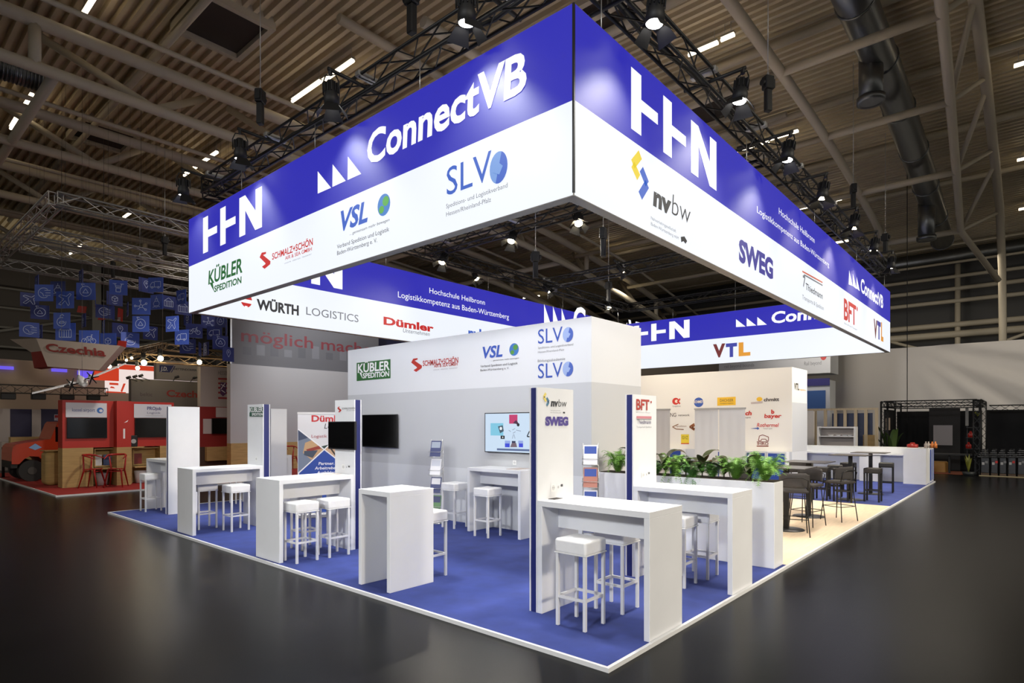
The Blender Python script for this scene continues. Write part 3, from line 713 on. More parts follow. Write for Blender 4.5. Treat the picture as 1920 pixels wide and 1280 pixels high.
P.text(KB, 'VSL', (902, 671.6), (942, 667), (902, 651.5), 0.03, 0.2); globe(P, (964, 655), 9, 11.8)
P.text(KK, '... gemeinsam mehr bewegen', (921, 677), (973, 673), (921, 674.5), 0, 0.2); P.text(KK, 'Verband Spedition und Logistik', (901, 688.7), (971, 683.5), (901, 684.5)); P.text(KK, 'Baden-Württemberg e. V.', (901, 696), (955, 692), (901, 692))
prints(t, 'logo', P)
for dy, top in ((0, None), (64.5, 'Bildungsakademie')):
    P = Print('X', KX0); P.em = 0
    P.text(KB, 'SLV', (1009, 644.5 + dy), (1055, 640.5 + dy), (1009, 618 + dy)); slvdisc(P, (1065, 627 + dy), 10, 14)
    if top: P.text(KY_, top, (1008.5, 679), (1060, 674.5), (1008.5, 674))
    else: P.text(KY_, 'Speditions- und Logistikverband', (1009, 654), (1075, 648), (1009, 650)); P.text(KY_, 'Hessen/Rheinland-Pfalz', (1009, 662), (1058, 657), (1009, 658))
    prints(t, 'logo', P)
# socket on the wall
def socket(T, ax, c, px, n=1):
    P = Print(ax, c - 0.004); q = P.pt(px)
    P.rect(ink((236, 236, 234)), (q[0] - 0.04, q[1] - 0.04), (q[0] + 0.04, q[1] + 0.04), px=False); P.disc(ink((206, 206, 206)), q, 0.026, px=False, lay=1)
    P.disc(ink((60, 60, 60)), (q[0] - 0.01, q[1]), 0.004, px=False, lay=2); P.disc(ink((60, 60, 60)), (q[0] + 0.01, q[1]), 0.004, px=False, lay=2)
    if n > 1:
        P.disc(ink((190, 190, 190)), (q[0] + 0.085, q[1]), 0.014, px=False)
        P.rect(BLACK, (q[0] + 0.13, q[1] + 0.0), (q[0] + 0.143, q[1] + 0.025), px=False); P.rect(BLACK, (q[0] + 0.15, q[1] + 0.0), (q[0] + 0.163, q[1] + 0.025), px=False)
    obj('socket', P, None, sub(T, 'front_panel', q[1]) if 'tower' in T.name else sub(T, 'wall', q[1]))
socket(t, 'X', KX0, (965, 867))

t = thing('stand_cabin', 'cream white cabin with many small logos behind the planter', 'cabin', (15.6, 5.5, 0))
QX0, QX1, QY0, QY1 = 14.9, 16.46, 2.985, 10.2
obj('lower_wall', MB().box(QX0, QX1, QY0, QY1, 0, 1.03), L_WALL, t); obj('middle_wall', MB().box(QX0, QX1, QY0, QY1, 1.03, 2.5), C_WALL, t); obj('upper_wall', MB().box(QX0, QX1, QY0, QY1, 2.5, KH), C_WALL, t)
CW = ink((238, 226, 206))
obj('side_band', MB().box(QX0 + 0.02, QX1, QY0 - 0.004, QY0 + 0.01, 1.03, 2.5), G_WALL, t)
cr, ck, cy, cb, cbr = ink((206, 54, 40)), ink((70, 64, 60)), ink((240, 190, 50)), ink((60, 92, 170)), ink((150, 110, 80))
def CP():
    P = Print('X', QX0); P.em = 0; return P
P = CP(); P.disc(cr, (1267, 752), 6.5, 6.5); P.disc(CW, (1268.5, 752), 3, 3, lay=1); P.poly(cr, [(1269, 752), (1275, 746), (1276, 749), (1273, 752), (1276, 756), (1274, 758)], lay=2); P.text(ck, 'CargoLine', (1261, 762.5), (1276, 761), (1261, 760)); prints(t, 'logo', P)
P = CP(); P.disc(cb, (1310, 754), 9, 9); P.text(CW, 'SCHMIDT', (1301, 755.5), (1320, 754.5), (1301, 751), 0.03); prints(t, 'logo', P)
P = CP(); P.poly(cy, [(1345, 760.5), (1379.5, 759), (1379.5, 743.5), (1345, 745)]); P.text(ck, 'DACHSER', (1350, 753), (1375, 752), (1350, 748)); P.text(ck, 'Intelligent Logistics', (1350, 757), (1375, 756), (1350, 755)); prints(t, 'logo', P)
P = CP(); P.disc(cy, (1424, 748), 5.5, 4); P.line(ink((200, 186, 180)), [(1408, 755.5), (1430, 753.5)], 0.06); P.text(ck, 'chmitt', (1432, 752), (1461, 750), (1432, 746), 0.03); prints(t, 'logo', P)
P = CP(); P.text(ck, 'NG', (1257, 781), (1268, 780), (1257, 774)); P.text(ck, '●network', (1270, 780), (1293, 778), (1270, 776.5)) if False else P.text(ck, 'network', (1272, 780), (1293, 778), (1272, 776)); prints(t, 'logo', P)
P = CP(); P.text(cr, 'ch', (1397, 778), (1409, 777), (1397, 770.5), 0.04, 0.15); P.text(ck, 'logistik', (1398, 783.5), (1408, 783), (1398, 781.5)); prints(t, 'logo', P)
P = CP(); P.text(cr, 'b', (1446, 775), (1452, 775), (1446, 768), 0.05); P.text(cr, 'bayer', (1433, 783), (1465, 781), (1433, 776), 0.03, 0.1); prints(t, 'logo', P)
P = CP(); P.line(cbr, [(1272, 795), (1261, 800), (1268, 804), (1282, 805)], 0.03); P.text(cbr, 'spedition', (1268, 800), (1287, 798), (1268, 797)); prints(t, 'logo', P)
P = CP(); P.line(ink((140, 80, 40)), [(1302, 794), (1293, 800), (1302, 806)], 0.05); P.line(ink((140, 80, 40)), [(1303, 797), (1297, 800.5), (1303, 804)], 0.05); prints(t, 'logo', P)
P = CP(); P.poly(ink((236, 208, 60)), [(1277, 831), (1292, 831), (1292, 814), (1277, 814)]); P.text(ink((130, 130, 50)), 'GVZ', (1279, 823), (1290, 822.5), (1279, 817)); P.line(cr, [(1277, 831.3), (1292, 831.3)], 0.03); prints(t, 'logo', P)
P = CP(); P.text(cr, 'Rothermel', (1419, 800), (1459, 797), (1419, 793), 0.01, 0.2); P.poly(cb, [(1407, 803), (1420, 801.5), (1420, 800), (1424, 803), (1420, 806), (1420, 804)]); P.text(ck, 'Transport Logistik', (1431, 804), (1448, 803), (1431, 802)); prints(t, 'logo', P)
br = ink((130, 60, 50))
P = CP(); P.line(br, [(1422, 826), (1424, 817), (1430, 815), (1436, 817), (1441, 819), (1441, 826), (1437, 826), (1436, 823), (1428, 823), (1427, 826), (1422, 826)], 0.02); P.text(br, 'IHRO', (1420, 833.5), (1441, 833), (1420, 829), 0.02); P.line(br, [(1419, 836), (1441, 836)], 0.03); P.line(br, [(1419, 828), (1441, 828)], 0.02); prints(t, 'logo', P)
P = Print('Y', QY0); P.em = 0
P.text(ck, 'VTL', (1489, 729.5), (1498, 731), (1489, 718), 0.04); P.text(ink((230, 160, 70)), 'logistics', (1499, 731), (1511, 732), (1499, 728)); prints(t, 'logo', P)
# low blue fronted counters along the cream cabin
for i, (ya, yb) in enumerate(((3.05, 3.62), (3.62, 4.25), (4.25, 4.65), (4.65, 5.3), (6.3, 6.95), (6.95, 7.9))):
    c = thing('display_counter', ['low white counter with blue front at the cream cabin corner', 'low blue fronted counter second from the cream cabin corner', 'narrow blue fronted counter below the red bayer logo row', 'blue fronted counter partly behind the right grey roll-up banner', 'blue fronted counter between the grey roll-up banners', 'blue fronted counter behind the white tower lettered BFT'][i], 'counter', (QX0 - 0.15, (ya + yb) / 2, 0), group='blue fronted counters at the cream cabin')
    obj('body', MB().box(QX0 - 0.30, QX0 - 0.006, ya + 0.005, yb - 0.005, 0, 1.03), M_WHITE, c)
    obj('blue_front', MB().box(QX0 - 0.306, QX0 - 0.299, ya + 0.05, yb - 0.05, 0.08, 0.98), B_PANEL, c)
# grey roll-up banners seen from behind
for i, (pa, pb) in enumerate(((1229, 1257), (1302, 1347), (1347.5, 1398))):
    X = 10.0; a, b_ = aX(pa, 765, X), aX(pb, 763, X); y0, y1 = (b_.y, a.y) if i else (b_.y, a.y + 0.2)
    c = thing('rollup_banner', ['plain grey roll-up banner partly hidden by the tower lettered BFT', 'plain grey roll-up banner under the yellow logo, the one towards the tower', 'plain grey roll-up banner under the yellow logo, beside its twin'][i], 'banner', (X, (y0 + y1) / 2, 0), group='grey roll-up banners by the oak floor')
    m = MB(); n = 14
    vs = [(X + 0.003 * math.sin(j * 1.3 + i), y0 + 0.01 + (y1 - y0 - 0.02) * j / n, z) for j in range(n + 1) for z in (0.08, 2.2)]
    m.mesh(vs, [(2 * j, 2 * j + 2, 2 * j + 3, 2 * j + 1) for j in range(n)], True)
    obj('sheet', m, mat('grey_banner_sheet', (208, 210, 214), 0.7), c)
    obj('top_rail', MB().box(X - 0.018, X + 0.018, y0, y1, 2.195, 2.235), ALU, c); obj('base', MB().box(X - 0.1, X + 0.1, y0, y1, 0, 0.085, 0.015), ALU, c)
    obj('pole', MB().cyl((X + 0.035, (y0 + y1) / 2, 0.08), (X + 0.035, (y0 + y1) / 2, 2.2), 0.012, 8), ALU, c)

# ------------------------------------------------------------------ bar-height counters with info towers
TK = 0.055
def counter(name, label, x0, x1, y0, y1, along, open_to, group='white bar counters'):
    """bridge counter: top, two side panels and a modesty board; along 'X'/'Y' = long direction"""
    t = thing(name, label, 'counter', ((x0 + x1) / 2, (y0 + y1) / 2, 0), group=group)
    obj('countertop', MB().box(x0, x1, y0, y1, 1.1 - TK, 1.1, 0.002), W_LAM, t)
    if along == 'Y':
        for a in (y0, y1 - TK): obj('side_panel', MB().box(x0, x1, a, a + TK, 0, 1.1 - TK, 0.002), W_LAM, t)
        if open_to: obj('modesty_board', MB().box(x0 + 0.27, x0 + 0.29, y0 + TK, y1 - TK, 0.81, 1.1 - TK), W_LAM, t)
    else:
        for a in (x0, x1 - TK): obj('side_panel', MB().box(a, a + TK, y0, y1, 0, 1.1 - TK, 0.002), W_LAM, t)
        if open_to: obj('modesty_board', MB().box(x0 + TK, x1 - TK, y0 + 0.3, y0 + 0.32, 0.81, 1.1 - TK), W_LAM, t)
    return t
counter('bar_counter', 'white bar counter under the tower lettered nvbw, nearest the platform corner', 0.705, 1.325, 0.035, 1.25, 'Y', 1)
counter('bar_counter', 'white bar counter under the tower lettered BFT', 2.55, 3.15, 0.035, 1.24, 'Y', 1)
counter('bar_counter', 'white bar counter joined to the tower with the green logo', 0.10, 1.295, 8.06, 8.71, 'X', 1)
counter('bar_counter', 'white bar counter under the tower that carries the small television', 0.075, 1.235, 5.13, 5.79, 'X', 1)
counter('pedestal_table', 'narrow white pedestal counter standing alone near the front edge', 0.17, 0.80, 2.885, 3.47, 'Y', 0)
counter('bar_counter', 'white bar counter against the grey cabin under the lit screen', 3.41, 4.0, 3.765, 4.97, 'Y', 1)
counter('bar_counter', 'white bar counter behind the plain white tower at the far left', 0.71, 1.32, 11.01, 12.18, 'Y', 1)
counter('bar_counter', 'white bar counter at the back left, seen behind the green logo tower', 2.96, 3.55, 11.16, 12.18, 'Y', 1)
def tower(label, x0, x1, y0, y1, H=2.21, slot='X'):
    t = thing('info_tower', label, 'display tower', ((x0 + x1) / 2, (y0 + y1) / 2, 0), group='white info towers')
    if slot == 'X':            # thin in Y; blue edge faces -X
        obj('front_panel', MB().box(x0, x1, y0, y0 + 0.016, 0, H), W_LAM, t); obj('back_panel', MB().box(x0, x1, y1 - 0.016, y1, 0, H), W_LAM, t)
        obj('blue_core', MB().box(x0 + 0.006, x1 - 0.006, y0 + 0.016, y1 - 0.016, 0, H - 0.004), B_LAM, t)
    else:                      # thin in X; blue edge faces -Y
        obj('front_panel', MB().box(x0, x0 + 0.016, y0, y1, 0, H), W_LAM, t); obj('back_panel', MB().box(x1 - 0.016, x1, y0, y1, 0, H), W_LAM, t)
        obj('blue_core', MB().box(x0 + 0.016, x1 - 0.016, y0 + 0.006, y1 - 0.006, 0, H - 0.004), B_LAM, t)
    return t
t = tower('white info tower lettered nvbw and SWEG', 0.705, 1.31, 1.252, 1.352)
P = Print('Y', 1.252); P.em = 0
chev(P, ink((226, 206, 110)), ink((84, 124, 150)), [(1023, 737), (1019, 744), (1023.5, 752)], [(1024.5, 745.5), (1028.5, 753), (1024.5, 760)], 0.028)
P.text(KK, 'nv', (1032.5, 761), (1045.5, 762), (1032.5, 748), 0.04, 0.1); P.text(KK, 'bw', (1046.5, 762), (1061.5, 763), (1046.5, 748), -0.01, 0.1)
P.text(KY_, 'Nahverkehrsgesellschaft', (1032, 770), (1050, 770.5), (1032, 768)); P.text(KY_, 'Baden-Württemberg mbH', (1031.5, 774), (1051, 774.5), (1031.5, 772)); P.poly(KK, [(1055, 774.5), (1055.5, 771.8), (1059, 772), (1059, 775)])
P.text(ink((84, 72, 140)), 'SWEG', (1022, 796.5), (1065, 797), (1022, 782), 0.07); obj('logo', P, None, sub(t, 'front_panel'))
socket(t, 'Y', 1.252, (1037, 914), 2)
t = tower('white info tower lettered BFT in red', 2.55, 3.135, 1.242, 1.352)
P = Print('Y', 1.242); P.em = 0
P.text(ink((166, 64, 56)), 'BFT', (1192.5, 767.5), (1217, 769), (1192.5, 748.5), 0.03); P.disc(ink((166, 64, 56)), (1220.5, 753.5), 1.3, 2.2); P.text(KY_, 'Bahn & Fracht Transport', (1192.5, 773.5), (1219, 774.5), (1192.5, 772))
P.line(ink((196, 130, 140)), [(1193, 782), (1221, 782.5)], 0.03); P.line(KY_, [(1193, 786), (1221, 786)], 0.012); P.text(KY_, 'T', (1194, 794.5), (1197, 794.5), (1194, 786), 0, 0.2); P.text(ink((110, 104, 130)), 'hiedmann', (1198, 794.5), (1220, 795), (1198, 787), 0, 0.1); P.text(KY_, 'Transporte & Spedition', (1193, 802), (1221, 802), (1193, 798.5)); obj('logo', P, None, sub(t, 'front_panel'))
socket(t, 'Y', 1.242, (1206, 890), 2)
t = tower('plain white info tower at the far left without any logo', 0.71, 1.32, 10.905, 11.005)
t = tower('white info tower with the green logo', 1.298, 1.43, 8.06, 8.66, slot='Y')
P = Print('X', 1.298); P.em = 0
P.poly(ink((44, 84, 66)), [(468, 780.5), (493.5, 780.5), (493.5, 762.8), (468, 762.8)]); P.text(KW, 'KÜBLER', (468.5, 772.5), (493, 772.5), (468.5, 764), 0.025, lay=1); P.text(KW, 'SPEDITION', (472.5, 779), (493, 779), (472.5, 774.5), 0.03, lay=1); obj('logo', P, None, sub(t, 'front_panel'))
socket(t, 'X', 1.298, (481, 860))
t = tower('white info tower with the red ribbon logo and a small television', 1.238, 1.36, 5.13, 5.64, slot='Y')
P = Print('X', 1.238); P.em = 0
ess(P, KR, (636.5, 767.5), 4, 5.5); P.text(KK, 'SCHMALZ+SCHÖN', (641.5, 767.5), (666, 766), (641.5, 764)); P.text(KY_, 'AIR & SEA GMBH', (650, 770.5), (666, 769.5), (650, 768.5)); obj('logo', P, None, sub(t, 'front_panel'))
socket(t, 'X', 1.238, (644, 875), 2)
t = tower('cream lit white info tower standing behind the green logo tower', 2.965, 3.36, 11.05, 11.15)

# ------------------------------------------------------------------ televisions
def tv(label, ax, c, a0, a1, z0, z1, lit=None, back=0.05):
    """screen facing -X (ax X) or -Y (ax Y); a0..a1 the other axis"""
    ctr = (c, (a0 + a1) / 2, z0) if ax == 'X' else ((a0 + a1) / 2, c, z0)
    t = thing('television', label, 'television', ctr)
    B = lambda d0, d1, p0, p1, q0, q1: MB().box(*((c - d1, c - d0, p0, p1, q0, q1) if ax == 'X' else (p0, p1, c - d1, c - d0, q0, q1)), 0.003)
    obj('casing', B(back, back + 0.035, a0, a1, z0, z1), BLACK, t)
    obj('wall_mount', B(0, back, (a0 + a1) / 2 - 0.15, (a0 + a1) / 2 + 0.15, (z0 + z1) / 2 - 0.12, (z0 + z1) / 2 + 0.12), BLACK, t)
    if not lit: obj('screen', B(back + 0.034, back + 0.038, a0 + 0.012, a1 - 0.012, z0 + 0.018, z1 - 0.012), SCREEN, t)
    return t, c - back - 0.036
tv('large black television on the grey cabin beside the small tower television', 'X', KX0, 7.6, 8.83, 1.347, 2.055, back=0.03)
tv('small black television mounted on the info tower with the red ribbon logo', 'X', 1.236, 5.0, 5.70, 1.47, 1.888, back=0.045)
t, sc = tv('lit television showing pale blue pictures on the grey cabin', 'X', KX0, 3.85, 5.07, 1.345, 2.05, lit=1, back=0.03)
P = Print('X', sc + 0.003); E = lambda r: ink(r, 0.95)
y0, y1, z0, z1 = 3.87, 5.05, 1.36, 2.035
P.rect(E((205, 225, 245)), (-y1, z0), (-y0, z1), px=False)
def R(c, a, b_, lay=1): P.rect(E(c), a, b_, lay=lay)
R((130, 200, 226), (920, 816), (944, 793)); P.poly(E((70, 90, 104)), [(934, 799), (943, 797), (945, 808), (938, 812)], lay=2); P.disc(E((235, 240, 245)), (939.5, 803), 2.4, 3, lay=3); R((28, 32, 36), (939, 822.5), (946.5, 816.5)); P.disc(E((235, 235, 235)), (943, 819.5), 1, 1.6, lay=2)
R((196, 60, 110), (955, 794), (970.5, 777)); P.poly(E((80, 40, 70)), [(962, 793), (968, 787), (972, 792), (970, 795)], lay=2); P.disc(E((30, 34, 40)), (972, 796), 2.6, 3.2, lay=3)
for pp in ([(954, 806), (958, 809)], [(961, 806), (966, 803)], [(968, 806), (977, 808)], [(962, 812), (967, 809)], [(961, 822), (963, 814)], [(966, 822), (964, 814)]): P.line(E((150, 165, 185)), pp, 0.012)
R((60, 74, 214), (947, 838), (956, 831)); R((60, 74, 214), (973, 838), (981, 831)); R((150, 170, 226), (947, 831), (957, 826)); R((150, 170, 226), (972, 831), (981, 826)); P.poly(E((120, 100, 110)), [(957, 838), (970, 838), (968, 830), (960, 830)], lay=2); R((50, 56, 84), (960, 830), (967, 826.5), 2)
P.line(E((92, 110, 150)), [(932, 842), (993, 844)], 0.035); P.line(E((30, 34, 40)), [(993, 808), (988.5, 818), (993, 818.5)], 0.02)
obj('screen', P, None, t)

# ------------------------------------------------------------------ white bar stools
def make_stool(name, seat_m, leg_m, lab, cat='bar stool', S=0.345, L=0.30, zt=0.80, th=0.13, r=0.014):
    t = thing(name, lab, cat)
    m = MB(); h = S / 2
    m.box(-h, h, -h, h, zt - th, zt, 0.022, 3); st_ = obj('seat', m, seat_m, t, world=False)
    obj('seat_seam', MB().box(-h - 0.002, h + 0.002, -h - 0.002, h + 0.002, zt - th - 0.004, zt - th + 0.006, 0.002), leg_m, st_, world=False)
    a = L / 2
    for sx in (-a, a):
        for sy in (-a, a): obj('leg', MB().box(sx - r, sx + r, sy - r, sy + r, 0, zt - th), leg_m, t, world=False)
    m = MB()
    for s in (-a, a):
        m.box(-a + r, a - r, s - 0.009, s + 0.009, 0.255, 0.28); m.box(s - 0.009, s + 0.009, -a + r, a - r, 0.255, 0.28)
    obj('footrest', m, leg_m, t, world=False)
    return t
ST = make_stool('bar_stool', LEATHER, M_WHITE, 'x')
wst = [((0.712, 0.745), 0.0, 'white bar stool in front of the counter under the nvbw tower, nearest to the picture'), ((1.355, 0.75), 0.02, 'white bar stool half under the nvbw counter, behind the nearest stool'),
       ((2.62, 0.70), 0.0, 'white bar stool at the BFT counter, half hidden by the nvbw counter'), ((3.15, 0.66), 0.03, 'white bar stool tucked under the BFT counter by the planter'),
       ((0.55, 8.735), 0.0, 'white bar stool tucked under the counter of the green logo tower'), ((0.828, 8.09), 0.04, 'white bar stool in front of the counter of the green logo tower'),
       ((0.366, 5.09), 0.02, 'white bar stool by the outer end of the counter with the small television'), ((0.851, 5.073), -0.02, 'white bar stool by the tower end of the counter with the small television'), ((0.84, 5.79), 0.0, 'white bar stool on the far side of the counter with the small television'),
       ((0.955, 3.16), 0.0, 'white bar stool behind the narrow pedestal counter'), ((3.56, 5.45), 0.0, 'white bar stool between the brochure rack and the counter under the lit screen'), ((3.325, 4.405), 0.0, 'white bar stool in front of the counter under the lit screen'),
       ((0.688, 11.825), 0.0, 'white bar stool at the far left counter behind the plain tower'), ((2.52, 11.69), 0.0, 'white bar stool at the back left counter, seen under the green logo counter')]
for i, ((x, y), rz, lab) in enumerate(wst):
    if i == 0: ST.location = (x, y, 0); ST['label'] = lab; ST['group'] = 'white bar stools'
    else: dup(ST, (x, y, 0), rz, lab, 'white bar stools')

# ------------------------------------------------------------------ roll-up with the blue triangle
X = 0.0; y0, y1 = -0.5, 0.5; q = aD(608, 800, 11.9)
t = thing('rollup_banner', 'roll-up banner with warehouse photos and a blue triangle, lettered Partner', 'banner', (q.x, q.y, 0), math.radians(57))
obj('sheet', MB().box(X, X + 0.004, y0, y1, 0.08, 2.05), mat('white_banner_sheet', (222, 222, 226), 0.6), t, world=False)
obj('top_rail', MB().box(X - 0.012, X + 0.02, y0 - 0.005, y1 + 0.005, 2.045, 2.085), M_WHITE, t, world=False); obj('base', MB().box(X - 0.1, X + 0.12, y0, y1, 0, 0.085, 0.015), ALU, t, world=False)
P = Print('X', X); P.em = 0
lx = -y1
P.poly(ink((120, 132, 152)), [(lx + 0.01, 0.9), (lx + 0.01, 1.74), (lx + 0.5, 1.34)], px=False)
P.poly(ink((66, 78, 104)), [(lx + 0.01, 1.52), (lx + 0.01, 1.74), (lx + 0.2, 1.58)], px=False, lay=1)
P.poly(ink((196, 160, 120)), [(lx + 0.14, 1.48), (lx + 0.26, 1.53), (lx + 0.48, 1.34), (lx + 0.26, 1.14), (lx + 0.1, 1.28)], px=False, lay=1); P.poly(ink((150, 60, 50)), [(lx + 0.16, 1.35), (lx + 0.4, 1.42), (lx + 0.44, 1.36), (lx + 0.18, 1.30)], px=False, lay=2); P.poly(ink((70, 80, 96)), [(lx + 0.12, 1.32), (lx + 0.38, 1.33), (lx + 0.28, 1.18), (lx + 0.12, 1.24)], px=False, lay=2)
P.poly(ink((40, 66, 60)), [(lx + 0.42, 1.4), (lx + 0.58, 1.44), (lx + 0.5, 1.34)], px=False, lay=1); P.poly(ink((206, 170, 140)), [(lx + 0.5, 1.34), (lx + 0.62, 1.45), (lx + 0.99, 1.4), (lx + 0.99, 0.95)], px=False); P.line(ink((50, 44, 40)), [(lx + .6, 1.4), (lx + .72, 1.22), (lx + .86, 1.1)], 0.03, px=False, lay=1)
P.poly(ink((44, 76, 160)), [(lx + 0.03, 0.1), (lx + 0.99, 0.1), (lx + 0.99, 0.93), (lx + 0.5, 1.33), (lx + 0.03, 0.9)], px=False, lay=1)
for q in ([(lx + 0.01, 1.75), (lx + 0.5, 1.345), (lx + 0.99, 0.94)], [(lx + 0.01, 0.88), (lx + 0.5, 1.345), (lx + 0.64, 1.48)]): P.line(ink((236, 236, 240)), q, 0.022, px=False, lay=2)
P.text(ink((196, 50, 56)), 'Dümler', lx + 0.26, lx + 0.92, (1.9, 0.12), 0.03, px=False); P.text(KK, 'Logistics', lx + 0.5, lx + 0.95, (1.76, 0.1), 0, 0.2, px=False); P.text(ink((170, 70, 80)), 'Logistik . Service', lx + 0.26, lx + 0.9, (1.58, 0.06), px=False)
for s_, w_, zz in (('Partner.', 0.3, 1.04), ('Arbeitgeber.', 0.44, 0.95), ('Ausbilder.', 0.36, 0.86)): P.text(ink((230, 232, 240)), s_, lx + 0.54 - w_ / 2, lx + 0.54 + w_ / 2, (zz, 0.055), 0.02, 0.15, px=False, lay=2)
obj('printed_picture', P, None, sub(t, 'sheet'), world=False)

# ------------------------------------------------------------------ brochure racks with brochures
def rack(label, x, y, rz, covers):
    t = thing('brochure_rack', label, 'rack', (x, y, 0), rz, group='brochure racks')
    m = MB()
    for sx in (-0.115, 0.115): m.tube([(sx, 0.1, 0.0), (sx, 0.08, 0.8), (sx, 0.05, 1.56)], 0.008, 6)
    obj('frame', m, ALU, t, world=False)
    obj('base', MB().box(-0.15, 0.15, -0.14, 0.16, 0, 0.02, 0.004), ALU, t, world=False)
    brs = []
    for i in range(4):
        z = 0.22 + i * 0.34; m = MB()
        m.tube([(-0.12, 0.08, z + 0.05), (-0.12, -0.06, z), (0.12, -0.06, z), (0.12, 0.08, z + 0.05)], 0.006, 5)
        m.tube([(-0.12, 0.08, z + 0.14), (-0.12, -0.08, z + 0.09), (0.12, -0.08, z + 0.09), (0.12, 0.08, z + 0.14)], 0.005, 5)
        obj('tray', m, ALU, t, world=False)
    R3 = Matrix.Rotation(rz, 4, 'Z')
    for i, (col, col2, lab) in enumerate(covers):
        z = 0.225 + i * 0.34
        o = R3 @ Vector((0, -0.045, z)) + Vector((x, y, 0))
        b_ = thing('brochure', lab, 'brochure', tuple(o), rz, group='brochures in the racks')
        m = MB(); m.mesh([(-0.105, 0, 0), (0.105, 0, 0), (0.105, 0.075, 0.29), (-0.105, 0.075, 0.29), (-0.105, 0.012, -0.003), (0.105, 0.012, -0.003), (0.105, 0.087, 0.287), (-0.105, 0.087, 0.287)], [(0, 1, 2, 3), (7, 6, 5, 4), (0, 4, 5, 1), (1, 5, 6, 2), (2, 6, 7, 3), (3, 7, 4, 0)])
        pg_ = obj('pages', m, col, b_, world=False)
        m = MB(); m.mesh([(-0.09, -0.002 + 0.038 * 1.0, 0.16), (0.09, 0.036, 0.16), (0.09, 0.064, 0.27), (-0.09, 0.064, 0.27)], [(0, 1, 2, 3)])
        for v in m.b.verts: v.co.y = v.co.z * 0.075 / 0.29 - 0.002
        obj('cover_print', m, col2, pg_, world=False)
NV, PA, GR, BR = mat('navy_cover', (44, 54, 104), 0.4), mat('paper_white', (226, 226, 230), 0.5), mat('green_cover', (86, 130, 80), 0.4), mat('terracotta_cover', (170, 104, 84), 0.4)
rack('wire brochure rack standing at the grey cabin left of the stool', 3.62, 6.02, math.radians(-68), [(GR, NV, 'brochure with a green cover in the lowest tray of the rack by the stool'), (NV, PA, 'navy brochure in the second tray from below of the rack by the stool'), (PA, mat('pale_print', (200, 204, 216), 0.5), 'white brochure in the upper middle tray of the rack by the stool'), (NV, mat('sky_cover', (150, 160, 176), 0.5), 'navy brochure in the top tray of the rack by the stool')])
rack('wire brochure rack between the nvbw tower and the planter', 3.66, 2.60, math.radians(-60), [(NV, PA, 'navy brochure in the lowest tray of the rack behind the nvbw tower'), (PA, B_PANEL, 'blue and white brochure in the second lowest tray behind the nvbw tower'), (BR, B_PANEL, 'brochure with terracotta picture and blue head behind the nvbw tower'), (PA, B_PANEL, 'white leaflet in the top tray of the rack behind the nvbw tower')])
# small things on the counters
tag(obj('leaflet', MB().box(0.86, 1.0, 1.16, 1.24, 1.1, 1.104), GREYFAB), 'small dark card lying on the nvbw counter below the sockets', 'card')
tag(obj('leaflet', MB().box(3.55, 3.9, 3.95, 4.2, 1.1, 1.106), mat('beige_paper', (190, 176, 168), 0.5)), 'flat beige leaflet on the counter under the lit screen', 'card')
tag(obj('leaflet', MB().box(0.95, 1.2, 5.4, 5.6, 1.1, 1.106), mat('beige_paper', (190, 176, 168), 0.5)), 'flat pale leaflet on the counter below the small television', 'card')

# ------------------------------------------------------------------ planter and its plants
t = thing('planter_box', 'long white planter box full of green plants', 'planter', (4.25, 1.4, 0))
obj('box', MB().box(4.07, 4.42, 0.08, 2.72, 0, 1.1, 0.004), W_LAM, t)
obj('soil', MB().box(4.09, 4.40, 0.10, 2.70, 1.1, 1.112), mat('dark_soil', (50, 42, 30), 0.9, noise=0.3, scale=40, bump=0.5), t)
FERN = [mat('fern_green', (104, 150, 56), 0.5, noise=0.25, scale=9), mat('deep_leaf_green', (74, 122, 48), 0.5, noise=0.25, scale=9)]
DLEAF = mat('dark_bronze_leaf', (58, 62, 40), 0.28, noise=0.3, scale=5); REDL = mat('reddish_leaf', (130, 60, 40), 0.35)
def frond(m, base, az, L, lift, droop, w, n=20):
    d = Vector((math.cos(az), math.sin(az), 0)); s = Vector((-math.sin(az), math.cos(az), 0)); pts = []
    for i in range(n + 1):
        u = i / n; pts.append(Vector(base) + d * (L * u) + Vector((0, 0, lift * math.sin(u * 1.9) - droop * u * u)))
    for i in range(1, n):
        p, tg = pts[i], (pts[i + 1] - pts[i - 1]).normalized(); ll = w * (0.25 + math.sin(math.pi * (0.1 + 0.8 * (1 - i / n)))) + 0.008
        nrm = tg.cross(s).normalized()
        for sg in (-1, 1):
            tip = p + s * (sg * ll) + tg * (ll * 0.45) - nrm * (0.12 * ll) * random.uniform(-1, 2); q = tg * (L / n * 0.42)
            m.face([p - q * 0.8, p + q, tip])
    for i in range(n): m.face([pts[i] - s * 0.0025, pts[i] + s * 0.0025, pts[i + 1] + s * 0.002, pts[i + 1] - s * 0.002])
def fern(x, y, r, h, lab, k=26, mt=0, spill=0.0):
    t = thing('fern', lab, 'plant', (x, y, 1.11), group='plants in the white planter')
    m = MB()
    for i in range(k):
        az = math.tau * i / k + random.uniform(-.3, .3); L = r * random.uniform(.6, 1.1)
        frond(m, (x + random.uniform(-.03, .03), y + random.uniform(-.03, .03), 1.11), az, L, h * random.uniform(.6, 1.45), h * random.uniform(.0, .5) + spill * max(0, -math.cos(az)) * (i % 3 == 0), 0.042)
    obj('frond', m, FERN[mt], t)
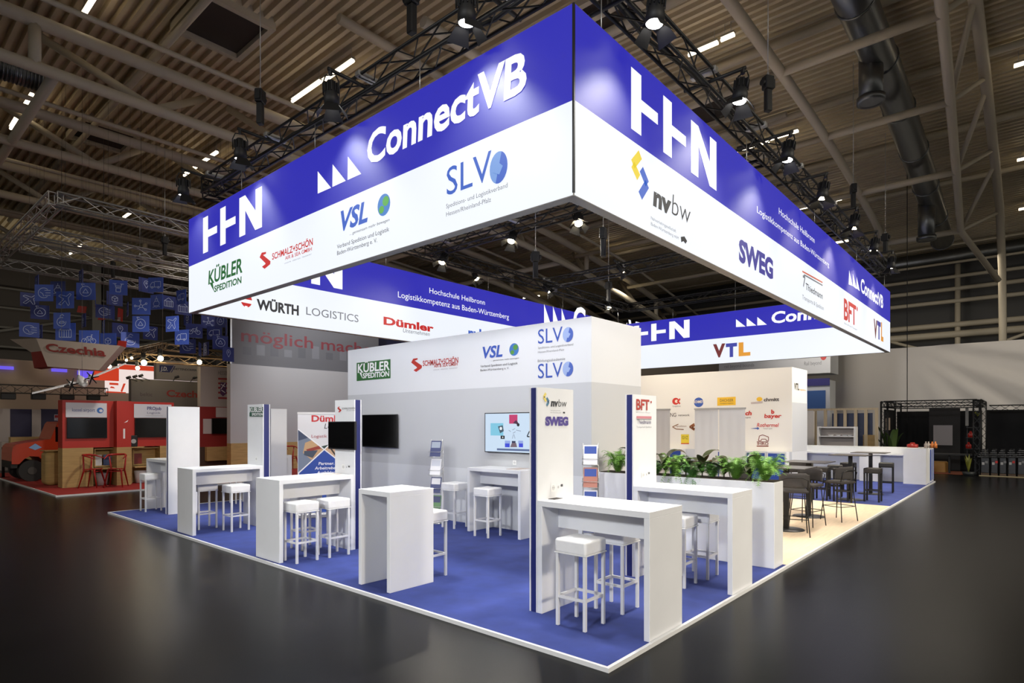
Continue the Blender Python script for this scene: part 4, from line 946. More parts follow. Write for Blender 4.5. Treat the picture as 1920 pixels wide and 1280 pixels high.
def blade(m, base, az, L, wd, lift, bend, n=8):
    d = Vector((math.cos(az), math.sin(az), 0)); s = Vector((-math.sin(az), math.cos(az), 0)); row = []
    for i in range(n + 1):
        u = i / n; c = Vector(base) + d * (L * u * (0.55 + 0.45 * u)) + Vector((0, 0, lift * u - bend * u * u * u)); ww = wd * math.sin(math.pi * min(1, 0.06 + u * 0.94)) ** 0.8
        row += [c - s * ww + Vector((0, 0, ww * .35)), c, c + s * ww + Vector((0, 0, ww * .35))]
    m.mesh(row, [f for i in range(n) for f in ((3 * i, 3 * i + 1, 3 * i + 4, 3 * i + 3), (3 * i + 1, 3 * i + 2, 3 * i + 5, 3 * i + 4))], True)
def rubber(x, y, h, lab, k=6, extra=None, seed=0):
    random.seed(seed)
    t = thing('rubber_plant', lab, 'plant', (x, y, 1.11), group='plants in the white planter')
    obj('stem', MB().tube([(x, y, 1.1), (x + .01, y, 1.1 + h * .3), (x, y + .015, 1.1 + h * .55)], 0.009, 6), mat('plant_stem', (70, 70, 40), 0.6), t)
    for i in range(k):
        m = MB(); blade(m, (x, y, 1.12 + h * (.1 + .45 * i / k)), 2.3 * i + seed, random.uniform(.24, .36), random.uniform(.06, .085), h * random.uniform(.45, .75), h * random.uniform(.2, .6)); obj('leaf', m, REDL if extra == i else DLEAF, t)
ferns = [(4.22, 0.24, .30, .20, 'bright feathery fern spilling over the near end of the planter', 40, 0, .2), (4.2, 0.62, .27, .17, 'bright green fern second from the near end of the planter', 30, 0, 0), (4.26, 0.98, .24, .13, 'low green fern before the reddish leaf in the planter', 26, 1, .05),
         (4.14, 1.2, .22, .12, 'small fern trailing over the planter edge below the blue panels', 20, 1, .5), (4.2, 1.50, .28, .17, 'lush fern with a trailing frond in the middle of the planter', 34, 0, .35), (4.24, 1.82, .22, .12, 'low fern next to the tower lettered BFT', 24, 1, 0), (4.2, 2.45, .27, .19, 'feathery fern at the far end of the planter by the brochure rack', 32, 0, .1)]
for x, y, r, h, lab, k, mt, sp in ferns: fern(x, y, r * .95, h * 1.35, lab, int(k * 2.0), mt, sp)
for i, (x, y, h, lab, ex) in enumerate(((4.25, 0.44, .36, 'dark leaved plant reaching towards the bar chairs at the near end', None), (4.24, 0.8, .33, 'dark broad leaved plant between the two nearest ferns', None), (4.26, 1.12, .40, 'dark broad leaved plant with one reddish leaf in the planter', 2), (4.25, 1.36, .3, 'dark leaved plant behind the lush middle fern', None), (4.26, 1.68, .42, 'tall dark leaved plant right of the tower lettered BFT', None), (4.25, 2.2, .44, 'tall dark leaved plant left of the tower lettered BFT', None))):
    rubber(x, y, h, lab, 6, ex, i * 3 + 1)
random.seed(11)

# ------------------------------------------------------------------ bar tables, chairs and black stools on the oak floor
def table(x, y, lab, s=0.8, rz=0.0):
    t = thing('bar_table', lab, 'table', (x, y, 0), rz, 'black bar tables')
    obj('tabletop', MB().box(-s / 2, s / 2, -s / 2, s / 2, 1.085, 1.1, 0.003), mat('grey_table_laminate', (74, 70, 68), 0.3), t, world=False)
    obj('column', MB().box(-0.04, 0.04, -0.04, 0.04, 0.02, 1.085), BLACK, t, world=False)
    obj('base_plate', MB().lathe([(0.0, 0.022), (0.05, 0.022), (0.29, 0.012), (0.30, 0.0), (0.0, 0.0)], n=28), mat('dark_steel_plate', (70, 70, 72), 0.35, 0.6), t, world=False)
table(9.1, 1.0, 'black bar table with square top in the middle of the oak floor'); table(7.22, 0.87, 'black bar table half hidden by the planter and a grey bar chair')
table(12.62, 0.98, 'black bar table standing among the black stools'); table(14.35, 0.86, 'black bar table nearest the white bar at the far end')
def make_chair():
    t = thing('bar_chair', 'x', 'bar chair')         # faces +X
    m = MB(); m.box(-0.20, 0.20, -0.21, 0.21, 0.71, 0.765, 0.025, 3); obj('seat', m, GREYFAB, t, world=False)
    m = MB(); n = 12; rows = []
    for i in range(n + 1):
        w = -1.05 + 2.1 * i / n
        for z, k in ((0.80, 0.0), (0.83, 1.0), (1.0, 1.0), (1.04, 0.4)):
            for rr in (0.235, 0.265): rows.append((0.04 - rr * math.cos(w), rr * math.sin(w) * 1.02, z - (0.03 if abs(i - n / 2) > n / 2 - 1.5 and z > 1 else 0)))
    f = []
    for i in range(n):
        a, b_ = i * 8, (i + 1) * 8
        for j in range(3):
            f += [(a + 2 * j, b_ + 2 * j, b_ + 2 * j + 2, a + 2 * j + 2), (a + 2 * j + 3, b_ + 2 * j + 3, b_ + 2 * j + 1, a + 2 * j + 1)]
        f += [(a + 6, b_ + 6, b_ + 7, a + 7), (a + 1, b_ + 1, b_, a)]
    f += [(0, 2, 3, 1), (2, 4, 5, 3), (4, 6, 7, 5)]; e_ = n * 8; f += [(e_ + 1, e_ + 3, e_ + 2, e_), (e_ + 3, e_ + 5, e_ + 4, e_ + 2), (e_ + 5, e_ + 7, e_ + 6, e_ + 4)]
    m.mesh(rows, f, True); obj('backrest', m, GREYFAB, t, world=False)
    obj('back_hoop', MB().tube([(-0.17, -0.19, 0.73), (-0.225, -0.2, 0.93), (-0.245, -0.1, 0.97), (-0.25, 0.0, 0.975), (-0.245, 0.1, 0.97), (-0.225, 0.2, 0.93), (-0.17, 0.19, 0.73)], 0.009, 6), BLACKM, t, world=False)
    for sx in (-1, 1):
        for sy in (-1, 1): obj('leg', MB().tube([(sx * 0.15, sy * 0.17, 0.72), (sx * 0.225, sy * 0.225, 0.0)], 0.009, 6), BLACKM, t, world=False)
    m = MB(); q = lambda z: (0.15 + 0.075 * (0.72 - z) / 0.72, 0.17 + 0.055 * (0.72 - z) / 0.72)
    a, b_ = q(0.28); m.tube([(a, b_, .28), (a, -b_, .28), (-a, -b_, .28), (-a, b_, .28)], 0.007, 6, True); obj('footrest', m, BLACKM, t, world=False)
    return t
CH = make_chair()
chs = [((6.78, 0.62), 0.35, 'dark grey bar chair in front, its back to the planter end'), ((8.95, 0.42), 1.15, 'dark grey bar chair in front of the middle bar table'), ((7.95, 0.72), 2.9, 'dark grey bar chair between the two nearest bar tables'),
       ((9.85, 1.35), 3.4, 'dark grey bar chair behind the middle bar table'), ((7.45, 1.65), 4.4, 'dark grey bar chair behind the half hidden bar table')]
for i, ((x, y), rz, lab) in enumerate(chs):
    if i == 0: CH.location = (x, y, 0); CH.rotation_euler = (0, 0, rz); CH['label'] = lab; CH['group'] = 'grey bar chairs'
    else: dup(CH, (x, y, 0), rz, lab, 'grey bar chairs')
BS = make_stool('bar_stool', mat('black_leatherette', (34, 31, 29), 0.45), BLACK, 'x', th=0.12, r=0.018)
bst = [((12.0, 1.02), 0.45, 'black bar stool by the column of the table among the stools'), ((12.62, 0.5), 0.0, 'black bar stool in front of the table among the stools'), ((12.2, 1.52), 0.0, 'black bar stool behind the grey chair at the edge of the oak floor'), ((13.2, 1.45), 0.2, 'black bar stool on the far side of the table among the stools'),
       ((15.1, 0.62), 0.1, 'black bar stool nearest the white bar'), ((14.5, 1.42), 0.0, 'black bar stool between the farthest bar table and the white bar')]
for i, ((x, y), rz, lab) in enumerate(bst):
    if i == 0: BS.location = (x, y, 0); BS.rotation_euler = (0, 0, rz); BS['label'] = lab; BS['group'] = 'black bar stools'
    else: dup(BS, (x, y, 0), rz, lab, 'black bar stools')
# white bar at the far end
t = thing('serving_bar', 'white angled serving bar with blue end panels at the far platform end', 'bar', (18.4, 2.0, 0))
obj('end_counter', MB().box(18.15, 18.75, 0.07, 0.66, 0, 1.1), W_LAM, t)
obj('counter_body', MB().box(18.75, 19.35, 0.07, 4.6, 0, 1.1), W_LAM, t)
obj('back_counter', MB().box(16.9, 18.75, 3.6, 4.2, 0, 1.1), W_LAM, t)
obj('work_shelf', MB().box(18.3, 18.75, 0.66, 3.6, 0.86, 0.9), W_LAM, t)
for x in (18.76, 19.4): obj('blue_panel', MB().box(x, x + 0.5, 0.055, 0.068, 0.06, 1.04), B_PANEL, t)
for x in (18.75, 19.28, 19.62): obj('frame_post', MB().box(x, x + 0.03, 0.04, 0.07, 0, 1.1), M_WHITE, t)
obj('end_frame', MB().box(19.35, 19.65, 0.07, 0.66, 0, 1.1), M_WHITE, t)
tag(obj('fridge', MB().box(18.32, 18.7, 1.3, 1.9, 0, 0.84, 0.01), M_WHITE), 'small white fridge under the shelf of the serving bar', 'fridge')

# ------------------------------------------------------------------ right background: curtain, timber frame, shelf, black stand
m = MB(); n, k = 110, 26; vs = []
for i in range(n + 1):
    y = -12 + 26.0 * i / n
    for j in range(k + 1):
        z = 5.5 * j / k; w = math.atan2(5.9 - z, 2.6 - y) if y < 2.6 else 1.57; amp = max(0.0, min(1.0, (2.6 - y) / 3.0))
        vs.append((30 + amp * (0.14 * math.sin(w * 23 + 0.6 * math.sin(w * 9)) + 0.07 * math.sin(w * 51)) + 0.02 * math.sin(y * 2.1 + z * .7) + (1 - amp) * 0.03 * math.sin(y * 3.7), y, z))
m.mesh(vs, [(i * (k + 1) + j, (i + 1) * (k + 1) + j, (i + 1) * (k + 1) + j + 1, i * (k + 1) + j + 1) for i in range(n) for j in range(k)], True)
tag(obj('sheet_curtain', m, CURT), 'huge white cloth sheet hanging across the hall behind the black stand', 'curtain')
def onX(X, px0, px1, py0, py1):
    a, b_ = aX(px0, py0, X), aX(px1, py1, X); return min(a.y, b_.y), max(a.y, b_.y), min(a.z, b_.z), max(a.z, b_.z)
# hanging sign
y0, y1, z0, z1 = onX(27.0, 1348, 1557, 690, 655)
t = thing('hanging_sign', 'pale grey hanging sign box lettered Rail beyond bounds', 'sign', (27, (y0 + y1) / 2, z0))
obj('box', MB().box(27, 28.5, y0, y1, EYE + (795 - 693) / F * 26.5, z1 + 0.8), mat('pale_grey_sign', (196, 198, 200), 0.6), t)
P = Print('X', 27.0); P.em = 0
P.text(ink((140, 142, 146)), 'rail beyond bounds', (1358, 690), (1414, 685), (1358, 684)); P.text(ink((120, 122, 126)), 'Rail beyond', (1508, 685), (1540, 684), (1508, 678)); P.text(KK, 'MRail', (1500, 671), (1534, 669), (1500, 660), 0.03); P.disc(ink((196, 70, 64)), (1544, 667), 6, 8)
obj('lettering', P, None, t)
obj('wire', MB().cyl((27.7, y0 + 0.6, z1 + 0.8), (27.7, y0 + 0.6, deck(27.7)), 0.01, 5).cyl((27.7, y1 - 0.6, z1 + 0.8), (27.7, y1 - 0.6, deck(27.7)), 0.01, 5), ALU, t)
# blue and white cabin far behind
y0, y1, z0, z1 = onX(25.5, 1500, 1556, 870, 712)
t = thing('stand_cabin', 'far white cabin with a blue picture panel behind the cream cabin', 'cabin', (25.5, (y0 + y1) / 2, FZ))
obj('wall', MB().box(25.5, 26.5, y0, y1, FZ, z1 + 0.0), mat('pale_grey_sign', (196, 198, 200), 0.6), t)
q0 = aX(1548, 766, 25.5); q1 = aX(1500, 733, 25.5); obj('picture_panel', MB().box(25.47, 25.5, q0.y, q1.y, q0.z, q1.z), mat('steel_blue_print', (56, 92, 150), 0.5), t)
q0 = aX(1556, 722, 25.5); q1 = aX(1500, 711, 25.5); obj('screen_band', MB().box(25.46, 25.5, q0.y, q1.y, q0.z, q1.z), mat('dim_violet_screen', (52, 48, 110), 0.4), t)
# dark red brown background stand over the cream cabin
y0, y1, z0, z1 = onX(29, 1200, 1348, 720, 655)
tag(obj('display_wall', MB().box(29, 29.3, y0 - 2, y1, FZ, z1 - 0.5), mat('brown_grey_wall', (92, 84, 76), 0.7)), 'dim brown grey wall seen above the cream cabin', 'wall panel')
# timber stud wall
SX = 22.6
y0, y1, z0, z1 = onX(SX, 1513, 1646, 860, 764)
t = thing('stud_wall', 'raw timber stud frame wall with dark blue sheet behind it', 'partition', (SX, (y0 + y1) / 2, FZ))
obj('top_plate', MB().box(SX, SX + 0.1, y0, y1, z1 - 0.08, z1), STUD, t); obj('bottom_plate', MB().box(SX, SX + 0.1, y0, y1, FZ, 0.05), STUD, t)
for px in (1528, 1547, 1566, 1584, 1604, 1623, 1643):
    yy = aX(px, 800, SX).y; obj('stud', MB().box(SX, SX + 0.1, yy - 0.05, yy + 0.05, 0.05, z1 - 0.08), STUD, t)
obj('board', MB().box(SX + 0.11, SX + 0.13, aX(1642, 800, SX).y, aX(1617, 800, SX).y, FZ, aX(1620, 815, SX).z), WOOD, t)
obj('blue_sheet', MB().box(SX + 0.14, SX + 0.16, y0 + 0.2, y1 - 0.9, FZ, z1 - 0.2), mat('dark_blue_sheet', (52, 62, 88), 0.6, noise=0.15, scale=3), t)
tag(obj('display_wall', MB().box(SX - 0.2, SX - 0.1, aX(1526, 800, SX - .2).y, aX(1505, 800, SX - .2).y, FZ, aX(1513, 771, SX - .2).z), CURT), 'narrow off white board beside the cream cabin corner', 'wall panel')
# white shelf
X = 21.6; y0, y1, z0, z1 = onX(X, 1532, 1604, 880, 799.5)
t = thing('shelf_unit', 'white open shelf unit in front of the timber stud wall', 'shelf', (X, (y0 + y1) / 2, FZ))
for a in (y0, y1 - 0.06): obj('side_panel', MB().box(X, X + 0.4, a, a + 0.06, FZ, z1), M_WHITE, t)
obj('back_panel', MB().box(X + 0.37, X + 0.4, y0 + 0.06, y1 - 0.06, FZ, z1), mat('shelf_grey', (168, 160, 156), 0.6), t)
for py in (800.5, 817, 844): zz = aX(1560, py, X).z; obj('shelf_board', MB().box(X, X + 0.37, y0 + 0.06, y1 - 0.06, zz - 0.035, zz), M_WHITE, t)
zz = aX(1560, 844, X).z
tag(obj('dish_rack', MB().box(X + 0.05, X + 0.3, aX(1575, 840, X).y, aX(1545, 840, X).y, zz, zz + 0.1, 0.01), mat('dark_grey_plastic', (84, 80, 80), 0.5)), 'dark grey tray on the lower board of the white shelf', 'tray')
z2 = aX(1560, 817, X).z
for i, px in enumerate((1556, 1570, 1582, 1592)):
    yy = aX(px, 815, X).y; m = MB(); m.lathe([(0.0, 0), (0.06, 0), (0.1, 0.045), (0.095, 0.045), (0.055, 0.008), (0, 0.008)], (X + 0.18, yy, z2), 14)
    tag(obj('bowl', m, M_WHITE), 'small white bowl on the upper board of the white shelf, %s' % ('first from the left', 'second from the left', 'third from the left', 'last towards the stud')[i], 'bowl', 'bowls on the white shelf')

# black truss stand
KX = 24.0
def bx(lab, px0, px1, py0, py1, X, dep, mt, name, cat, ground=False, group=None, bev=0.0):
    y0, y1, z0, z1 = onX(X, px0, px1, py0, py1)
    return tag(obj(name, MB().box(X, X + dep, y0, y1, FZ if ground else z0, z1, bev), mt), lab, cat, group)
t = thing('truss_gantry', 'black lattice truss frame of the dark stand at the right', 'truss frame', (KX, 1.0, FZ))
yl, yr, zt = aX(1658, 800, KX).y, aX(1832, 800, KX).y, aX(1700, 752, KX).z
def mini_truss(m, p, q, s=0.22, r=0.02):
    p, q = Vector(p), Vector(q); d = (q - p).normalized(); up = Vector((0, 0, 1)) if abs(d.z) < .9 else Vector((1, 0, 0)); sd = d.cross(up).normalized(); up = sd.cross(d)
    cs = [sd * (a * s / 2) + up * (b_ * s / 2) for a, b_ in ((-1, -1), (1, -1), (1, 1), (-1, 1))]; L = (q - p).length; n = max(2, int(L / 0.3))
    for c in cs: m.cyl(p + c, q + c, r, 5)
    for i in range(n):
        for j in range(4):
            a, b_ = (cs[j], cs[(j + 1) % 4]) if i % 2 else (cs[(j + 1) % 4], cs[j]); m.cyl(p + d * L * i / n + a, p + d * L * (i + 1) / n + b_, r * .55, 4, caps=False)
for yy, xx in ((yl, KX), (yr, KX), (yl, KX + 3.2), (yr, KX + 3.2)):
    m = MB(); mini_truss(m, (xx, yy, FZ), (xx, yy, zt)); obj('post', m, BLACKM, t)
for a, b_ in (((KX, yl, zt - .1), (KX, yr, zt - .1)), ((KX + 3.2, yl, zt - .1), (KX + 3.2, yr, zt - .1)), ((KX, yl, zt - .1), (KX + 3.2, yl, zt - .1)), ((KX, yr, zt - .1), (KX + 3.2, yr, zt - .1))):
    m = MB(); mini_truss(m, a, b_); obj('top_beam', m, BLACKM, t)
def drape(lab, x0, y0, x1, y1, z1, mt=DBLACK):
    m = MB(); n = 40; vs = []
    dx, dy = x1 - x0, y1 - y0; L = math.hypot(dx, dy); nx, ny = -dy / L, dx / L
    for i in range(n + 1):
        u = i / n; o = 0.05 * math.sin(i * 1.9); vs += [(x0 + dx * u + nx * o, y0 + dy * u + ny * o, FZ), (x0 + dx * u + nx * o * .5, y0 + dy * u + ny * o * .5, z1)]
    m.mesh(vs, [(2 * i, 2 * i + 2, 2 * i + 3, 2 * i + 1) for i in range(n)], True); return tag(obj('drape', m, mt), lab, 'drape')
drape('black pleated drape at the back of the truss framed stand', KX + 2.9, yl, KX + 2.9, yr, zt - 0.35); drape('black pleated drape on the left side of the truss framed stand', KX + 0.3, yl + 0.05, KX + 2.8, yl + 0.05, zt - 0.3)
drape('black drape behind the stage boxes at the picture edge', KX + 1.6, yr - 0.2, KX + 1.6, yr - 9, zt - 0.35)
t = thing('truss_gantry', 'black lattice truss beam above the stage boxes at the picture edge', 'truss frame', (KX + 1.2, yr - 4, zt)); m = MB(); mini_truss(m, (KX + 1.2, yr - 0.3, zt - 0.3), (KX + 1.2, yr - 9, zt - 0.3)); obj('top_beam', m, BLACKM, t)
m = MB(); mini_truss(m, (KX + 1.2, yr - 8.5, FZ), (KX + 1.2, yr - 8.5, zt - 0.4)); obj('post', m, BLACKM, t)
bx('dark grey display wall inside the truss framed stand', 1742, 1800, 905, 765, KX + 2.5, 0.1, mat('charcoal_panel', (44, 42, 40), 0.8), 'display_wall', 'wall panel', True)
bx('pale blank screen on the dark display wall', 1750, 1786, 834, 797, KX + 2.42, 0.06, mat('pale_grey_screen', (150, 142, 140), 0.4), 'projection_screen', 'screen')
def spiky(lab, X, px, py0, py1, k, wd, mt, pot, spread, name='potted_plant', flop=0.0):
    a = aX(px, py0, X); h = aX(px, py1, X).z - a.z; t = thing(name, lab, 'plant', (X, a.y, FZ if pot else a.z))
    z0 = a.z
    if pot: obj('pot', MB().lathe([(0, 0), (0.16, 0), (0.2, z0 - FZ), (0.17, z0 - FZ), (0.0, z0 - FZ - .04)], (X, a.y, FZ), 16), mat('dark_plant_pot', (40, 44, 44), 0.5), t)
    for i in range(k):
        m = MB(); blade(m, (X, a.y, z0 - 0.03), i * 2.4 + 0.5, spread * random.uniform(.5, 1.1), wd, h * random.uniform(.7, 1.1), h * random.uniform(0, .5) * flop); obj('leaf', m, mt, t)
LG, LY = mat('dull_leaf_green', (70, 92, 44), 0.5), mat('yellow_leaf_green', (120, 122, 44), 0.5)
spiky('tall broad leaved green plant behind the serving bar', KX + 0.3, 1672, 868, 782, 7, 0.11, LG, True, 0.75, flop=.7)
spiky('potted snake plant at the corner of the truss framed stand', KX - 0.4, 1816, 884, 852, 9, 0.035, LY, True, 0.16)
spiky('small green plant high on the black truss tower', KX + 0.2, 1833, 779, 770, 8, 0.03, LY, False, 0.18)
obs = bx('orange brown leather lounge chair on the patterned rug', 1740, 1774, 890, 866, KX + 0.6, 0.7, mat('tan_leather', (186, 136, 62), 0.5), 'lounge_seat', 'armchair', False, None, 0.04)
t = thing('rug', 'rug with red and orange pattern under the lounge chair', 'rug', (KX + 0.8, 0.4, FZ)); y0, y1, _, _ = onX(KX, 1735, 1808, 895, 890)
obj('pile', MB().box(KX - 0.1, KX + 1.6, y0, y1 + 0.8, FZ, FZ + 0.012), mat('red_orange_rug', (150, 80, 50), 0.95, noise=0.5, scale=3), t)
t = thing('coffee_table', 'dark long table in front of the lounge chair', 'table', (KX + 0.2, 1.0, FZ)); y0, y1, z0, z1 = onX(KX + 0.1, 1726, 1834, 856, 852)
obj('tabletop', MB().box(KX + 0.05, KX + 0.75, y0, y1, z1 - 0.05, z1), BLACK, t)
for yy in (y0 + 0.1, (y0 + y1) / 2, y1 - 0.1): obj('leg', MB().box(KX + 0.35, KX + 0.42, yy - 0.03, yy + 0.03, FZ, z1 - 0.05), BLACK, t)
zt2 = z1
def bottle(lab, X, px, z, h, r, mt, group=None, name='bottle', cat='bottle'):
    y = aX(px, 840, X).y; m = MB(); m.lathe([(0, 0), (r, 0), (r, h * .6), (r * .4, h * .78), (r * .4, h), (0, h)], (X, y, z), 10); return tag(obj(name, m, mt), lab, cat, group)
OJ, RJ = mat('orange_juice', (200, 116, 50), 0.3), mat('red_enamel', (150, 34, 26), 0.35)
barz = 1.1
for i, (px, mt, lab) in enumerate(((1736, mat('clear_grey_glass', (170, 160, 150), 0.2), 'pale bottle on the end of the serving bar'), (1741, mat('clear_grey_glass', (170, 160, 150), 0.2), 'second pale bottle on the serving bar end'), (1748, OJ, 'orange juice bottle beside the pale bottles'), (1754, OJ, 'orange juice bottle at the outer end of the row'))):
    bottle(lab, 19.0, px, barz, 0.20, 0.05, mt, 'bottles on the serving bar')
bottle('red enamel pot standing on the serving bar behind the shelf', 19.05, 1711, barz, 0.16, 0.16, RJ, None, 'pot', 'pot')
t = thing('shelf_rack', 'black metal shelf in the truss tower with red items', 'shelf', (KX + 0.3, yr, FZ)); ys0, ys1, _, _ = onX(KX + 0.2, 1811, 1836, 840, 830)
for py in (801, 820, 841): zz = aX(1822, py, KX + 0.2).z; obj('shelf_board', MB().box(KX + 0.2, KX + 0.6, ys0, ys1, zz - 0.02, zz), BLACKM, t)
for yy in (ys0, ys1 - 0.03): obj('upright', MB().box(KX + 0.57, KX + 0.6, yy, yy + 0.03, FZ, aX(1822, 765, KX + .2).z), BLACKM, t)
for py, px, lab in ((820, 1820, 'red kettle on the middle board of the black metal shelf'), (833, 1816, 'orange red vase on the lower board of the black metal shelf')):
    bottle(lab, KX + 0.38, px, aX(1822, 820 if py == 820 else 841, KX + 0.2).z, 0.24, 0.09, RJ, None, 'vase', 'vase')
bx('pale poster strip hanging in the truss tower', 1810, 1816, 798, 764, KX + 0.5, 0.02, mat('pale_poster', (130, 128, 122), 0.6), 'poster', 'poster')
bx('cream wall hanging beside the tall plant', 1661, 1669, 806, 783, KX + 0.22, 0.02, mat('cream_hanging', (170, 150, 130), 0.8), 'wall_hanging', 'hanging')
# stage boxes and table tops at the right edge
for i, (p0, p1, pt, lab) in enumerate(((1838, 1856, 858, 'black flight case at the corner next to the truss tower'), (1857, 1872, 858, 'black flight case second from the truss tower'), (1873, 1888, 858, 'black flight case third from the truss tower'), (1889, 1906, 858, 'black flight case fourth from the truss tower'), (1907, 1930, 858, 'black flight case at the very edge of the picture'))):
    y0, y1, z0, z1 = onX(KX - 0.2, p0, p1, 896, pt); t = thing('flight_case', lab, 'case', (KX, (y0 + y1) / 2, FZ), group='black flight cases')
    obj('body', MB().box(KX - 0.2, KX + 0.5, y0 + 0.02, y1 - 0.02, 0.08, z1, 0.01), mat('black_laminate', (24, 24, 28), 0.4), t)
    obj('base_board', MB().box(KX - 0.22, KX + 0.5, y0 + 0.02, y1 - 0.02, FZ, 0.075), mat('brown_board', (84, 66, 48), 0.6), t)
    P = Print('X', KX - 0.2); P.rect(ink((170, 168, 166)), (p0 + 3, 871), (p0 + 8, 866.5)); P.rect(ink((196, 40, 30)) if i in (1, 3) else ink((120, 120, 120)), (p0 + 9, 868), (p0 + 14, 864)); obj('sticker', P, None, t)
    t = thing('folded_table', ['folded dark table top lying on the flight case by the truss tower', 'folded dark table top on the second flight case', 'folded dark table top on the third flight case', 'folded dark table top on the fourth flight case', 'folded dark table top at the very edge of the picture'][i], 'table top', (KX, (y0 + y1) / 2, z1), group='folded table tops')
    for j in range(4): obj('board', MB().box(KX - 0.25, KX + 0.55, y0 - 0.06 + 0.05 * j, y1 + 0.08 - 0.04 * j, z1 + 0.02 + 0.07 * j, z1 + 0.05 + 0.07 * j), mat('dark_metal_edge', (66, 64, 62), 0.3, 0.4), t)
    for yy in (y0 + 0.08, y1 - 0.08): obj('foot', MB().box(KX - 0.1, KX + 0.3, yy - 0.03, yy + 0.03, z1, z1 + 0.3), BLACK, t)
y0, y1, z0, z1 = onX(KX - 0.2, 1836, 1935, 900, 890)
tag(obj('floor_strip', MB().box(KX - 0.34, KX - 0.28, y0 - 3, y1, FZ, FZ + 0.03), mat('pale_timber_strip', (170, 156, 120), 0.6)), 'pale timber strip on the floor before the flight cases', 'strip')
tag(obj('hanging_cable', MB().cyl((23.5, aX(1701, 700, 23.5).y, 1.9), (23.5, aX(1701, 700, 23.5).y, 12.2), 0.014, 5), BLACK), 'thin black cable hanging from the roof before the white sheet', 'cable')

# ------------------------------------------------------------------ left background: red stand
t = thing('red_platform', 'red carpeted platform of the neighbouring stand with a white edge', 'platform', (4, 19, FZ)); t['kind'] = 'structure'
RY = 16.55
obj('carpet', MB().box(0.03, 12.5, RY + 0.03, 27.0, FZ, 0.0), REDCARPET, t)
obj('edge_strip', MB().box(0.0, 12.5, RY, RY + 0.03, FZ, 0.012), M_WHITE, t); obj('edge_strip', MB().box(0, 0.03, RY + 0.03, 27.0, FZ, 0.012), M_WHITE, t)
WY = 18.75
def onY(Y, px0, px1, py0, py1):
    a, b_ = aY(px0, py0, Y), aY(px1, py1, Y); return min(a.x, b_.x), max(a.x, b_.x), min(a.z, b_.z), max(a.z, b_.z)
SIGNW = mat('sign_white', (206, 208, 214), 0.5)
def red_unit(lab, px0, px1, Y, sx0, sx1, niche, logo):
    x0, x1, z0, z1 = onY(Y, px0, px1, 840, 751); t = thing('display_wall', lab, 'display wall', ((x0 + x1) / 2, Y, 0), group='red display walls')
    zt = 2.55
    obj('red_panel', MB().box(x0, x1, Y, Y + 0.5, 1.15, zt), RED, t)
    n0, n1 = onY(Y, niche[0], niche[1], 840, 800)[:2]
    if n0 > x0 + 0.02: obj('wood_panel', MB().box(x0, n0, Y, Y + 0.5, 0, 1.15), WOOD, t)
    if n1 < x1 - 0.02: obj('wood_panel', MB().box(n1, x1, Y, Y + 0.5, 0, 1.15), WOOD, t)
    obj('wood_back', MB().box(n0, n1, Y + 0.44, Y + 0.5, 0, 1.15), WOOD, t); obj('desk_board', MB().box(n0, n1, Y - 0.25, Y + 0.44, 0.50, 0.54), WOOD, t)
    obj('shelf_box', MB().box(n0 + 0.05, n1, Y + 0.1, Y + 0.44, 0.56, 0.59).box(n0 + 0.05, n1, Y + 0.1, Y + 0.44, 1.08, 1.11).box(n0 + 0.05, n0 + 0.08, Y + 0.1, Y + 0.44, 0.59, 1.08), WOOD, t)
    s0, s1, _, _ = onY(Y, sx0, sx1, 780, 760)
    obj('sign_board', MB().box(s0, s1, Y - 0.02, Y, 2.05, 2.48), SIGNW, t)
    P = Print('Y', Y - 0.02); logo(P, s0, s1); obj('lettering', P, None, sub(t, 'sign_board'))
    tv('black television under the white sign on the %s' % lab, 'Y', Y, s0 + 0.02, s1, 1.43, 2.04, back=0.02)
    return n0, n1
def lg1(P, s0, s1):
    P.text(ink((70, 90, 150)), 'kassel airport', s0 + 0.15 * (s1 - s0), s0 + 0.70 * (s1 - s0), (2.22, 0.1), px=False); P.disc(ink((46, 104, 176)), (s0 + .83 * (s1 - s0), 2.26), 0.085, px=False); P.disc(SIGNW, (s0 + .85 * (s1 - s0), 2.25), 0.045, px=False, lay=1)
def lg2(P, s0, s1):
    w = s1 - s0; P.text(ink((60, 66, 120)), 'PROjob', s0 + .34 * w, s0 + .72 * w, (2.3, 0.1), 0.02, px=False); P.text(ink((80, 84, 120)), 'Logistik', s0 + .34 * w, s0 + .7 * w, (2.18, 0.06), px=False); P.line(KY_, [(s0 + .3 * w, 2.12), (s0 + .76 * w, 2.12)], 0.008, px=False)
n1_ = red_unit('red display wall with the sign kassel airport', 117, 214, WY, 123, 200, (175, 214), lg1)
n2_ = red_unit('red display wall with the sign lettered PROjob', 246, 326, WY, 251, 321, (248, 300), lg2)
x0, x1, _, _ = onY(WY - 0.3, 219, 246, 840, 800)
t = thing('display_wall', 'narrow red pillar wall between the two red display walls', 'display wall', ((x0 + x1) / 2, WY, 0), group='red display walls')
obj('red_panel', MB().box(x0, x1, WY - 0.3, WY + 0.5, 1.15, 2.55), RED, t); obj('wood_panel', MB().box(x0, x1, WY - 0.3, WY + 0.5, 0, 1.15), WOOD, t)
P = Print('Y', WY - 0.3); q = P.pt((236.5, 790)); P.poly(KW, [(q[0] - .06, q[1] - .04), (q[0] + .06, q[1] + .05), (q[0] + .03, q[1] - .01), (q[0] + .0, q[1] - .02)], px=False); 
q = P.pt((231, 822)); P.poly(KW, [(q[0], q[1]), (q[0] + .05, q[1]), (q[0] + .05, q[1] + .3), (q[0], q[1] + .3)], px=False); obj('logo', P, None, t)
